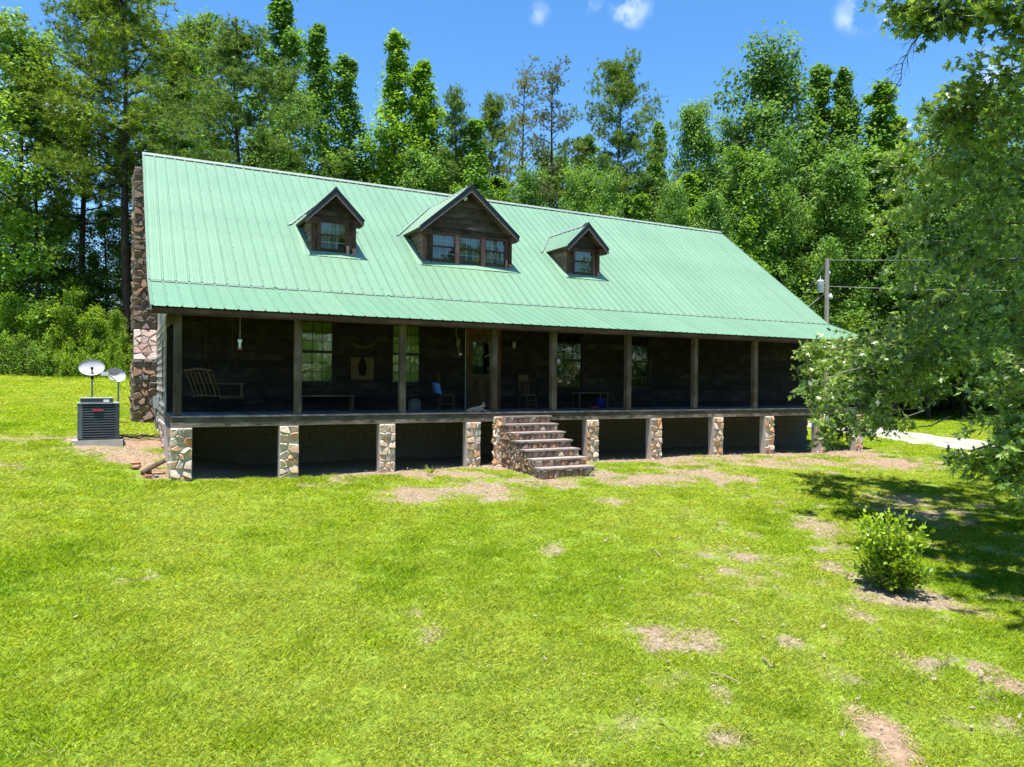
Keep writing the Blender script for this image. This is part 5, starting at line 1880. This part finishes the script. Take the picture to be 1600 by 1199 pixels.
# left hand understory
for (px, yt, d, w, kd, ph) in [(-60, 400, 50, 80, 'broadA', None), (20, 405, 50, 62, 'broadB', 'at the far left edge'), (95, 418, 51, 50, 'broadC', 'right of the far left one'), (150, 400, 50, 44, 'gumA', 'left of the big pine trunk'), (215, 380, 52, 50, 'gumB', 'hidden mostly by the chimney'),
                               (-140, 360, 50, 80, 'broadC', None), (-240, 330, 50, 90, 'broadA', None), (-340, 300, 50, 90, 'broadB', None)]:
    plant_px(kd, px, yt, d, w, 'tall understory tree behind the left thicket, ' + ph if ph else 'understory tree beyond the left edge of the view', 'tree', 'understory trees at the back of the left lawn')
for (px, yt, d, w, kd, ph) in [(8, 462, 43, 38, 'sapA', 'at the far left edge'), (62, 482, 42.5, 32, 'sapB', 'second from the left edge'), (112, 458, 43, 30, 'sapA', 'above the white dish'), (150, 485, 42.5, 26, 'sapB', 'over the gap between the dishes'), (182, 490, 42.5, 20, 'sapA', 'next to the big pine trunk'),
                               (-50, 430, 47, 55, 'sapB', None), (-120, 440, 47, 60, 'sapA', None), (228, 450, 47, 40, 'sapA', None)]:
    plant_px(kd, px, yt, d, w, 'bright young tree of the left thicket, ' + ph if ph else 'young tree hidden past the edge of the left thicket', 'tree', 'young trees in the thicket at the edge of the left lawn')
for (px, yt, d, w, kd, ph) in [(-2, 515, 41, 30, 'bushA', 'at the far left edge'), (36, 525, 41, 28, 'bushB', 'second from the left edge'), (76, 520, 41, 26, 'bushA', 'third from the left edge'), (108, 530, 41, 22, 'bushB', 'left of the white dish'), (145, 524, 41.3, 24, 'bushA', 'right behind the white dish'), (180, 530, 41.3, 16, 'bushB', 'behind the grey dish'),
                               (-50, 520, 45, 40, 'bushB', None), (-110, 515, 45, 40, 'bushA', None), (225, 528, 45, 30, 'bushA', None)]:
    plant_px(kd, px, yt, d, w, 'low bush at the far edge of the left lawn, ' + ph if ph else 'low bush past the end of the left lawn edge in view', 'bush', 'bushes on the far edge of the left lawn')
for px in range(1300, 2000, 55):
    plant_px(random.choice(('sapA', 'sapB')), px + rs_.uniform(-12, 12), 470 + rs_.uniform(-50, 50), rs_.uniform(56, 60), 60, 'young wood edge tree beyond the driveway' + {1300: ', right behind the utility pole foot', 1355: ', above the last stone pier', 1410: ', just right of the drooping oak branch', 1465: ', left of the gap in the oak', 1520: ', straight above the gap in the oak', 1575: ', at the right edge of the frame'}.get(px, ', outside the view'), 'tree', 'young trees at the wood edge beyond the driveway')
for px in range(1320, 1960, 45):
    if 1490 < px < 1550:
        continue
    plant_px(random.choice(('bushA', 'bushB')), px + rs_.uniform(-10, 10), 575 + rs_.uniform(-15, 10), rs_.uniform(55, 58), 38, 'low wood edge bush beyond the driveway' + {1320: ', behind the last stone pier', 1365: ', behind the drooping oak branch', 1410: ', just right of the drooping oak branch', 1455: ', left of the gap in the oak', 1545: '', 1590: ', at the right edge of the frame'}.get(px, ', outside the view'), 'bush', 'bushes at the wood edge beyond the driveway')
plant_px('bushB', 1522, 602, 57, 24, 'bright yellow green low bush beyond the driveway, seen through the gap in the oak', 'bush')

# the yard's own far side, behind the viewer
for k in range(17):
    x = -34 + k * 7.5 + rs_.uniform(-2, 2)
    y = -50 + rs_.uniform(-4, 4)
    plant(('broadA', 'gumA', 'broadB', 'gumC', 'broadC')[k % 5], x, y, gz(x, y) + rs_.uniform(18, 26), 5.8, 'leafy tree along the front edge of the yard, mirrored in the windows', 'tree', 'trees along the front edge of the yard')
for k in range(17):
    x = -36 + k * 7.5
    plant('sapA', x, -45, gz(x, -45) + 6, 4.5, 'young leafy tree along the front edge of the yard', 'tree', 'young trees along the front edge of the yard')

# undergrowth that nobody could count
rng = np.random.default_rng(77)
n_ = 26000
s_ = rng.uniform(-.75, 1.35, n_)
f_ = rng.uniform(0, 1, n_) ** 1.0 * 16
d_ = np.where(s_ < .1, 50, np.where(s_ > .42, 59, 53)) + f_
hx = CAM[0] + FV2[0] * d_ + RV2[0] * s_ * d_
hy = CAM[1] + FV2[1] * d_ + RV2[1] * s_ * d_
hz_ = hgt(hx, hy) + rng.random(n_) ** 1.3 * (1.2 + f_ * .22 + 2.0 * vnoise(hx * .25, hy * .25, 8))
P = np.stack([hx, hy, hz_], 1)
N = unit(rng.normal(size=P.shape) + np.array([0, 0, .5]))
A = np.cross(N, rng.normal(size=P.shape))
V = leaf_batch(P, A, N, rng.uniform(.25, .5, n_), DIAMOND, rng)
me = np_mesh('undergrowth', V.reshape(-1, 3), np.arange(n_ * 4).reshape(n_, 4), np.clip(rng.normal(.35, .2, n_), 0, 1))
tag(link('undergrowth', me, None, M['bush']), 'tangled green undergrowth deep inside the wood', 'undergrowth', None, 'stuff')

# ------------------------------------------------------------------ oak at the right, reaching over the lawn
rng = np.random.default_rng(5)
oak = empty('oak_tree', (0, 0, 0))
tag(oak, 'large oak at the right edge, its lobed leaves hanging over the lawn', 'tree')
tpos = at(2010, 600, 14.0)
tg = gz(tpos[0], tpos[1])
oak.location = (tpos[0], tpos[1], tg)
O0 = np.array([tpos[0], tpos[1], tg])
tr_ = MB().tube([(0, 0, -.4), (.05, .1, 1.5), (-.1, .2, 4), (.1, .1, 7), (0, .3, 10), (.1, .2, 13)], [.48, .40, .34, .27, .18, .06], 12)
tr_.build('trunk', M['bark'], oak, True)
# leafy masses: (px, py, depth, radius across, radius up, twigs)
MASS = [
    # left mass drooping in front of the right end of the porch
    (1318, 560, 17.0, .85, .40, 34), (1300, 610, 16.8, .75, .40, 32), (1350, 620, 16.5, .8, .5, 36), (1290, 545, 17.3, .5, .25, 12), (1390, 560, 16.0, .9, .5, 40), (1275, 580, 17.2, .4, .22, 8), (1270, 605, 17.0, .35, .2, 7),
    (1330, 668, 16.4, .55, .35, 18), (1300, 660, 16.6, .45, .35, 12), (1375, 655, 16.0, .45, .22, 12), (1405, 610, 15.6, .6, .35, 22), (1290, 690, 16.6, .3, .2, 6), (1425, 545, 15.0, .7, .5, 34), (1360, 530, 16.5, .7, .3, 20),
    (1445, 570, 14.4, .5, .28, 20), (1480, 552, 13.8, .5, .26, 20), (1455, 612, 14.0, .22, .12, 6), (1385, 665, 16.0, .35, .12, 6), (1410, 670, 15.8, .2, .1, 3),
    # body of the crown
    (1430, 500, 14.5, .8, .5, 34), (1480, 470, 13.5, .9, .6, 44), (1530, 520, 12.5, .8, .6, 44), (1570, 450, 12.0, .8, .7, 46), (1450, 430, 14.2, .8, .5, 32), (1500, 390, 13.2, .8, .6, 40), (1560, 350, 12.4, .8, .7, 44),
    (1590, 540, 11.5, .7, .6, 38), (1420, 380, 14.6, .6, .4, 18), (1440, 330, 14.0, .7, .4, 26), (1490, 300, 13.0, .8, .5, 38), (1550, 260, 12.2, .8, .6, 44), (1600, 300, 11.8, .8, .8, 40), (1440, 265, 13.5, .7, .32, 26), (1400, 300, 14.2, .4, .2, 9),
    (1480, 235, 12.8, .7, .4, 34), (1530, 200, 12.2, .7, .38, 34), (1590, 200, 11.6, .7, .5, 36), (1620, 380, 11.5, .9, .9, 40), (1620, 480, 11.3, .8, .8, 36), (1405, 240, 13.8, .35, .15, 8), (1385, 262, 14.0, .25, .12, 5),
    (1660, 300, 11.5, 1.2, 1.2, 60), (1680, 500, 11.5, 1.2, 1.0, 55),
    # sprays against the sky
    (1470, 180, 12.0, .42, .20, 13), (1440, 200, 12.4, .3, .14, 7), (1500, 150, 11.8, .35, .22, 12), (1535, 115, 11.6, .38, .22, 13), (1545, 150, 11.6, .4, .25, 15), (1575, 130, 11.4, .4, .22, 10), (1510, 185, 12, .4, .2, 14), (1420, 228, 12.8, .25, .12, 5), (1405, 205, 12.8, .18, .08, 3),
    # top limb
    (1395, 12, 10.5, .26, .16, 8), (1420, 30, 10.5, .30, .18, 12), (1450, 12, 10.4, .32, .2, 13), (1455, 50, 10.4, .22, .12, 7), (1490, 18, 10.3, .35, .18, 15), (1520, 30, 10.2, .3, .16, 12), (1555, 15, 10.1, .35, .16, 13), (1590, 25, 10.0, .3, .2, 12), (1600, 60, 10.0, .25, .25, 9),
    (1440, -20, 10.5, .5, .2, 15), (1520, -30, 10.3, .6, .3, 22), (1600, -20, 10.0, .5, .3, 18), (1575, 45, 10.1, .2, .1, 4), (1620, 110, 10.4, .3, .4, 12), (1660, 60, 10.3, .8, .8, 30),
    # lower right tip
    (1585, 620, 10.0, .55, .40, 30), (1585, 655, 10.0, .40, .25, 16), (1545, 716, 10.2, .32, .10, 9), (1495, 712, 10.4, .24, .06, 5), (1575, 720, 9.8, .42, .22, 18), (1590, 680, 9.6, .4, .3, 20), (1555, 745, 9.9, .25, .13, 7), (1600, 760, 9.5, .3, .15, 8), (1520, 725, 10.2, .25, .1, 6), (1620, 600, 10.5, .7, .6, 30), (1640, 700, 9.8, .6, .5, 24),
    (1555, 570, 10.8, .5, .35, 22), 
    # canopy above and beyond the frame that shades the lawn
    (1750, 380, 11, 1.6, 1.4, 60), (1720, 650, 10.5, 1.2, 1.0, 40), (1850, 500, 12, 1.8, 1.6, 60), (1900, 100, 13, 2.2, 1.8, 80), (1700, 100, 13, 1.6, 1.2, 50), (2050, 300, 14, 2.4, 2.2, 70), (1560, 330, 16, 1.3, 1.0, 40), (1500, 420, 17, 1.4, 1.0, 40), (1640, 260, 16, 1.6, 1.2, 44), (1700, 420, 15, 1.6, 1.4, 44), (1640, 530, 13.5, 1.3, .9, 40),
    (1800, 250, 17, 2.0, 1.6, 44), (1450, 500, 17.5, 1.0, .6, 26), 
]
# unseen upper crown, masses added above the frame to shade the lawn
for (gxp, gyp) in ((1450, 765), (1500, 780), (1545, 800), (1560, 850), (1600, 870), (1620, 800), (1640, 960), (1590, 755), (1395, 758), (1430, 785), (1480, 812), (1530, 765), (1575, 825), (1600, 915), (1510, 830)):
    g_, gd_ = ground_hit(gxp, gyp)
    hh3 = .56 * gd_ + 5.2
    w_ = g_ + np.array([SUN.x, SUN.y, SUN.z]) / SUN.z * hh3 - CAM
    dd_ = float(w_ @ FW)
    MASS.append((800 + FOC * float(w_ @ RT) / dd_, 600 - FOC * float(w_ @ UP) / dd_, dd_ - 1.6 - (.3 if dd_ < 14.6 else 0), 1.05, .6, 26))
limb = MB()
tw = MB()
hub = {}
LV, LT = [], []
origins = [np.array([0, .2, 3.2]), np.array([0, .2, 5.5]), np.array([0, .3, 8.0])]
for mi, (px, py, d, ra, ru, nt_) in enumerate(MASS):
    dq = d + (float(rng.uniform(-1.2, 4.6)) if (px < 1440 and py > 480) else 1.9 if d < 13 else 1.6)
    if px < 1700:
        nt_ = int(nt_ * (dq / d) ** 1.6 * (1.35 if px < 1430 and py > 480 else .58 if (px > 1380 and 190 < py < 540) else 1.0))
        ra, ru = ra * dq / d, ru * dq / d
    d = dq
    c_ = at(px, py, d) - O0
    o_ = min(origins, key=lambda q_: abs(q_[2] + .6 - c_[2]))
    if px < 1700:
        L = np.linalg.norm(c_ - o_)
        mid1 = o_ + (c_ - o_) * .35 + np.array([0, 0, .10 * L]) + rng.normal(0, .2, 3)
        mid2 = o_ + (c_ - o_) * .7 + np.array([0, 0, .09 * L]) + rng.normal(0, .2, 3)
        if mi % 5 == 0 and px > 1440 and not 540 < py < 680:
            MB().tube([o_, mid1, mid2, c_], [.10, .06, .035, .014], 6, cap=False).build('limb', M['barkpale'], oak, True)
        else:
            limb.tube([c_ + (mid2 - c_) * .45, (mid2 + c_ * 3) / 4 + rng.normal(0, .1, 3), c_], [.018, .014, .008], 5, cap=False)
    inward = unit((o_ - c_) * np.array([1, 1, .3]))
    mass_tint = float(rng.uniform(-.25, .35))
    nt2 = int(nt_ * 1.3) if px < 1700 else nt_
    for k in range(nt2):
        u1 = rng.normal(0, .5, 3)
        p0 = c_ + (RT * u1[0] * ra + UP * u1[1] * ru + FW * u1[2] * ra * .8)
        dirv = unit(unit(p0 - c_ + rng.normal(0, .05, 3)) * .6 - inward * .6 + rng.normal(0, .4, 3) + np.array([0, 0, -.1]))
        L = rng.uniform(.22, .42) if px < 1700 else .6
        pts = [p0 - dirv * L * .6, p0, p0 + dirv * L * .5 + np.array([0, 0, -.03])]
        if px < 1700:
            tw.tube(pts, [.007, .005, .002], 3, cap=False)
        nl = rng.integers(10, 16)
        f_ = rng.random(nl)[:, None]
        B = pts[0] * (1 - f_) ** 2 + 2 * pts[1] * f_ * (1 - f_) + pts[2] * f_ ** 2
        side = rng.normal(size=(nl, 3))
        A = unit(dirv * .7 + side * .9 + np.array([0, 0, -.15]))
        Nn = unit(rng.normal(size=(nl, 3)) * .55 + np.array([0, 0, .8]))
        Nn = unit(Nn - A * (Nn * A).sum(1, keepdims=True))
        sz = rng.uniform(.085, .155, nl) * (1.7 if (px >= 1700 or py < -300) else 1.12 if d > 18 else 1.0)
        V = leaf_batch(B + A * .02, A, Nn, sz, OAKLITE, rng)
        LV.append(V)
        LT.append(np.clip(rng.normal(.45, .24, nl) + rng.normal(0, .14) + mass_tint, 0, 1))
limb.build('side_branches', M['barkpale'], oak, True)['kind'] = 'stuff'
tw.build('twigs', M['barkpale'], oak)['kind'] = 'stuff'
LV = np.concatenate(LV)
LT = np.concatenate(LT)
print('oak leaves', len(LV))
me = np_mesh('foliage', LV.reshape(-1, 3), np.arange(len(LV) * 10).reshape(-1, 10), LT)
fo = link('foliage', me, oak, M['oak'])
fo['kind'] = 'stuff'
# dead twigs against the sky
dt = MB()
a0 = at(1545, -8, 12.2) - O0
path = [a0, at(1480, 22, 12.3) - O0, at(1445, 45, 12.4) - O0, at(1424, 72, 12.4) - O0, at(1410, 100, 12.4) - O0, at(1407, 135, 12.4) - O0]
dt.tube(path, [.035, .028, .020, .013, .009, .004], 6)
rd_ = random.Random(9)
def dead_twig(p0, dv, L, r_, lvl):
    pts = [p0]
    for q_ in range(4):
        dv = unit(dv + np.array([rd_.gauss(0, .28), rd_.gauss(0, .28), rd_.gauss(-.06, .22)]))
        pts.append(pts[-1] + dv * L / 4)
    dt.tube(pts, [r_, r_ * .8, r_ * .6, r_ * .4, r_ * .25], 4)
    if lvl:
        for q_ in range(3 if lvl > 1 else 2):
            b_ = pts[rd_.choice((1, 2, 3))]
            dead_twig(b_, unit(dv + RT * rd_.uniform(-.9, .3) + UP * rd_.uniform(-.9, .5)), L * rd_.uniform(.35, .6), r_ * .55, lvl - 1)


for k in range(11):
    i = (2, 2, 3, 3, 3, 4, 4, 4, 4, 1, 5)[k]
    p0 = path[i] + (path[min(i + 1, 5)] - path[i]) * rd_.random()
    dead_twig(p0, unit(-RT * rd_.uniform(.5, 1.0) + UP * rd_.uniform(-1.0, .15)), rd_.uniform(.25, .5), .007, 2)
dt.build('dead_branch', M['bark'], oak)

# ------------------------------------------------------------------ shrub on the lawn
sp, sd = ground_hit(1393, 922)
sh = empty('shrub', tuple(sp))
tag(sh, 'small bright green shrub growing alone on the lawn at the right', 'shrub')
rng = np.random.default_rng(8)
st_ = MB()
Cs, As = [], []
for k in range(64):
    az = rng.uniform(0, 2 * PI)
    r_ = rng.uniform(.05, .58)
    h = rng.uniform(.30, 1.30) * (1 - .32 * (r_ / .62) ** 2) if k % 5 else rng.uniform(.15, .5)
    tip = np.array([math.cos(az) * r_, math.sin(az) * r_, h])
    b_ = np.array([math.cos(az) * .10, math.sin(az) * .10, -.03])
    mid = b_ * .4 + tip * .5 + np.array([0, 0, .08])
    st_.tube([b_, mid, tip], [.011, .007, .003], 4, cap=False)
    m_ = 52
    f_ = rng.uniform(.28, 1.04, m_)[:, None]
    B = b_ * (1 - f_) ** 2 + 2 * mid * f_ * (1 - f_) + tip * f_ ** 2
    side = rng.normal(size=(m_, 3))
    Cs.append(B + side * .035)
    As.append(unit(side + unit(tip - mid) * .8 + np.array([0, 0, .35])))
Cs, As = np.concatenate(Cs), np.concatenate(As)
Nn = unit(rng.normal(size=Cs.shape) * .5 + np.array([0, 0, .9]))
Nn = unit(Nn - As * (Nn * As).sum(1, keepdims=True))
V = leaf_batch(Cs, As, Nn, rng.uniform(.05, .098, len(Cs)), OVAL, rng)
st_.build('stems', M['bark'], sh)
me = np_mesh('foliage', V.reshape(-1, 3), np.arange(len(V) * 6).reshape(-1, 6), np.clip(.25 + .45 * Cs[:, 2] + rng.normal(0, .2, len(Cs)), 0, 1))
link('foliage', me, sh, M['shrubleaf'])

# ------------------------------------------------------------------ grass, dead leaves, sticks
def grass_chunk(seed, n=120, R=.19, hmin=.018, hmax=.052, w=.0029):
    rng = np.random.default_rng(seed)
    a_ = rng.uniform(0, 2 * PI, n)
    r_ = R * np.sqrt(rng.random(n))
    B = np.stack([r_ * np.cos(a_), r_ * np.sin(a_), np.full(n, -.01)], 1)
    h = rng.uniform(hmin, hmax, n)
    la = rng.uniform(0, 2 * PI, n)
    ln = rng.uniform(.3, 1.5, n)
    D = np.stack([np.cos(la) * ln, np.sin(la) * ln, np.ones(n)], 1)
    side = np.stack([-np.sin(la + .6), np.cos(la + .6), np.zeros(n)], 1) * w
    mid = B + D * (h * .55)[:, None]
    tip = B + D * h[:, None] + np.stack([np.cos(la), np.sin(la), -np.full(n, .3)], 1) * (h * .35)[:, None]
    V = np.stack([B - side, B + side, mid + side * .9, tip, mid - side * .9], 1)
    t_ = np.clip(rng.normal(.48, .33, n), 0, 1)
    me = np_mesh('grass_tuft', V.reshape(-1, 3), np.arange(n * 5).reshape(n, 5), t_)
    me.materials.append(M['grass'])
    return me


tufts = []
for i in range(5):
    o_ = bpy.data.objects.new('grass_tuft', grass_chunk(100 + i))
    tufts.append(o_)
rng = np.random.default_rng(55)
pts = []
for (d0, d1, rho, sc0, marg) in ((3.6, 8, 75, .95, 2.5), (8, 13, 52, 1.1, 2.5), (13, 20, 30, 1.3, 2.5), (20, 32, 14, 1.7, 2), (32, 60, 5.5, 2.4, 2)):
    area_w = lambda d: .72 * d + marg
    n_ = int(rho * (area_w((d0 + d1) / 2) * 2) * (d1 - d0))
    dd = rng.uniform(d0, d1, n_)
    ss = rng.uniform(-1, 1, n_) * area_w(dd)
    x = CAM[0] + FV2[0] * dd + RV2[0] * ss
    y = CAM[1] + FV2[1] * dd + RV2[1] * ss
    pts.append(np.stack([x, y, np.full(n_, sc0)], 1))
pts = np.concatenate(pts)
x, y, sc0 = pts.T
ba_, cl_, fo_ = masks(x, y)
keep = rng.random(len(x)) > np.clip((ba_ - .18) * 1.9, 0, .96)
keep &= (fo_ < .75) & ~in_house(x, y, .02)
keep &= ~((x > 8.3) & (x < 10.2) & (y > -2.6) & (y < .2))
keep &= ~((abs(x - ac_x) < .6) & (abs(y - ac_y) < .65))
dd2 = np.min(np.hypot(x[:, None] - DRIVE[None, ::2, 0], y[:, None] - DRIVE[None, ::2, 1]), 1) if len(x) < 400000 else np.full(len(x), 9)
keep &= dd2 > 1.95 + rng.uniform(-.2, .35, len(x))
x, y, sc0, ba_ = x[keep], y[keep], sc0[keep], ba_[keep]
z = hgt(x, y) - .03 * ba_
lush = fbm(x * .35 + 3, y * .35, 41)
lush2 = fbm(x * 1.2, y * 1.2, 43)
# longer grass under the porch edge and at the wood's foot
dep = (x - CAM[0]) * FV2[0] + (y - CAM[1]) * FV2[1]
tall = 1 + .5 * np.exp(-((y + .6) / .5) ** 2) * (x > -.5) * (x < 7) + 1.6 * np.clip((dep - 39.5) / 2, 0, 1) * (x < 5) + .6 * np.clip((lush2 - .6) * 6, 0, 1)
sc_xy = sc0 * rng.uniform(.8, 1.2, len(x))
sc_z = (.7 + .75 * lush) * rng.uniform(.8, 1.25, len(x)) * tall * (1 - .4 * np.clip(ba_, 0, 1)) * np.sqrt(sc0)
print('grass tufts', len(x))
gm = bpy.data.meshes.new('grass')
gm.vertices.add(len(x))
gm.vertices.foreach_set('co', np.stack([x, y, z], 1).astype(np.float32).ravel())
for nm, arr in (('rot', np.stack([rng.normal(0, .05, len(x)), rng.normal(0, .05, len(x)), rng.uniform(0, 6.28, len(x))], 1)), ('scl', np.stack([sc_xy, sc_xy, sc_z], 1))):
    a_ = gm.attributes.new(nm, 'FLOAT_VECTOR', 'POINT')
    a_.data.foreach_set('vector', arr.astype(np.float32).ravel())
a_ = gm.attributes.new('lush', 'FLOAT', 'POINT')
a_.data.foreach_set('value', np.clip((lush - .3) * 1.6 + (lush2 - .5) * 1.1 + rng.normal(0, .12, len(x)) - ba_ * .35, 0, 1).astype(np.float32))
gm.update()
go = link('grass', gm)
tag(go, 'short bright green grass covering the lawn', 'grass', None, 'stuff')
ng = bpy.data.node_groups.new('grass', 'GeometryNodeTree')
ng.interface.new_socket('Geometry', in_out='INPUT', socket_type='NodeSocketGeometry')
ng.interface.new_socket('Geometry', in_out='OUTPUT', socket_type='NodeSocketGeometry')
gi = ng.nodes.new('NodeGroupInput')
gout = ng.nodes.new('NodeGroupOutput')
ip = ng.nodes.new('GeometryNodeInstanceOnPoints')
jg = ng.nodes.new('GeometryNodeJoinGeometry')
for o_ in reversed(tufts):
    oi_ = ng.nodes.new('GeometryNodeObjectInfo')
    oi_.inputs['Object'].default_value = o_
    oi_.inputs['As Instance'].default_value = True
    ng.links.new(oi_.outputs['Geometry'], jg.inputs[0])
ng.links.new(gi.outputs[0], ip.inputs['Points'])
ng.links.new(jg.outputs[0], ip.inputs['Instance'])
ip.inputs['Pick Instance'].default_value = True
for nm, sock in (('rot', 'Rotation'), ('scl', 'Scale')):
    na = ng.nodes.new('GeometryNodeInputNamedAttribute')
    na.data_type = 'FLOAT_VECTOR'
    na.inputs['Name'].default_value = nm
    if sock == 'Rotation':
        er = ng.nodes.new('FunctionNodeEulerToRotation')
        ng.links.new(na.outputs[0], er.inputs[0])
        ng.links.new(er.outputs[0], ip.inputs['Rotation'])
    else:
        ng.links.new(na.outputs[0], ip.inputs['Scale'])
ng.links.new(ip.outputs[0], gout.inputs[0])
go.modifiers.new('grass', 'NODES').node_group = ng

# straw and grit lying on the bare soil
rng = np.random.default_rng(91)
n_ = 90000
dd = rng.uniform(4, 30, n_)
ss = rng.uniform(-1, 1, n_) * (.72 * dd + 1)
x = CAM[0] + FV2[0] * dd + RV2[0] * ss
y = CAM[1] + FV2[1] * dd + RV2[1] * ss
ba_, cl_, fo_ = masks(x, y)
k_ = (rng.random(n_) < ba_ * 1.1) & ~in_house(x, y, -.4) & ~((x > 8.3) & (x < 10.2) & (y > -2.6)) & ~((abs(x - ac_x) < .6) & (abs(y - ac_y) < .65))
x, y, dd = x[k_], y[k_], dd[k_]
P = np.stack([x, y, hgt(x, y) - .015 + rng.uniform(0, .03, len(x))], 1)
A = rng.normal(size=P.shape) * np.array([1, 1, .25])
N = unit(rng.normal(size=P.shape) * .3 + np.array([0, 0, 1]))
V = leaf_batch(P, A, N, rng.uniform(.03, .075, len(P)) * (.6 + dd / 22), [(0, 0), (.10, .5), (0, 1), (-.10, .5)], rng)
sme = np_mesh('straw_litter', V.reshape(-1, 3), np.arange(len(V) * 4).reshape(-1, 4), rng.random(len(V)))
tag(link('straw_litter', sme, None, M['litter']), 'dry straw and leaf bits lying on the bare soil patches', 'litter', None, 'stuff')

# dead leaves scattered on the lawn
rng = np.random.default_rng(66)
n_ = 900
dd = rng.uniform(4, 26, n_)
ss = rng.uniform(-1, 1, n_) * (.72 * dd + 1)
ss = np.where(rng.random(n_) < .45, np.abs(ss), ss)
x = CAM[0] + FV2[0] * dd + RV2[0] * ss
y = CAM[1] + FV2[1] * dd + RV2[1] * ss
ba_, cl_, fo_ = masks(x, y)
k_ = (~in_house(x, y, .1)) & ((rng.random(n_) < .28) | (ba_ > .3))
x, y = x[k_], y[k_]
P = np.stack([x, y, hgt(x, y) + rng.uniform(.03, .05, len(x))], 1)
N = unit(rng.normal(size=P.shape) * .35 + np.array([0, 0, 1]))
A = np.cross(N, rng.normal(size=P.shape))
V = leaf_batch(P, A, N, rng.uniform(.04, .085, len(P)), OAKLITE, rng)
V[:, 5, 2] += .02
V[:, 3, 2] += .012
me = np_mesh('fallen_leaves', V.reshape(-1, 3), np.arange(len(V) * 10).reshape(-1, 10))
tag(link('fallen_leaves', me, None, M['leaf_dead']), 'bleached fallen oak leaves scattered over the grass', 'leaves', None, 'stuff')
for (pa, pb, lab) in (((1108, 1058), (1160, 1076), 'longest pale fallen stick on the lower right lawn'), ((1190, 1032 + 0), (1206, 1050), 'short pale stick right of the longest one'), ((1020, 862), (1032, 875), 'short pale stick on the middle of the lawn'), ((1052, 815), (1078, 808), 'thin pale stick on the lawn in front of the right piers'), ((1475, 740), (1520, 752), 'thin bare twig lying in the oak shade')):
    a_, _ = ground_hit(*pa)
    b_, _ = ground_hit(*pb)
    a_[2] += .05
    b_[2] += .055
    m_ = (a_ + b_) / 2 + np.array([.02, .03, .01])
    tag(MB().tube([a_, m_, b_], [.007, .009, .005], 5).build('stick', M['leaf_dead']), lab, 'stick', 'sticks on the lawn')
for px in (670, 664, 668):
    pass
wd, _ = ground_hit(672, 742)
rng = np.random.default_rng(3)
C_ = np.tile(np.array([0., 0, .02]), (26, 1))
az = rng.uniform(0, 6.28, 26)
A = np.stack([np.cos(az), np.sin(az), rng.uniform(.4, 1.6, 26)], 1)
V = leaf_batch(C_, A, rng.normal(size=(26, 3)), rng.uniform(.15, .32, 26), [(0, 0), (.06, .4), (0, 1), (-.06, .4)], rng)
wo = link('grass_clump', np_mesh('grass_clump', V.reshape(-1, 3), np.arange(104).reshape(26, 4), rng.random(26)), None, M['grass'], tuple(wd))
tag(wo, 'taller grass clump on the bare soil before the porch', 'grass clump')
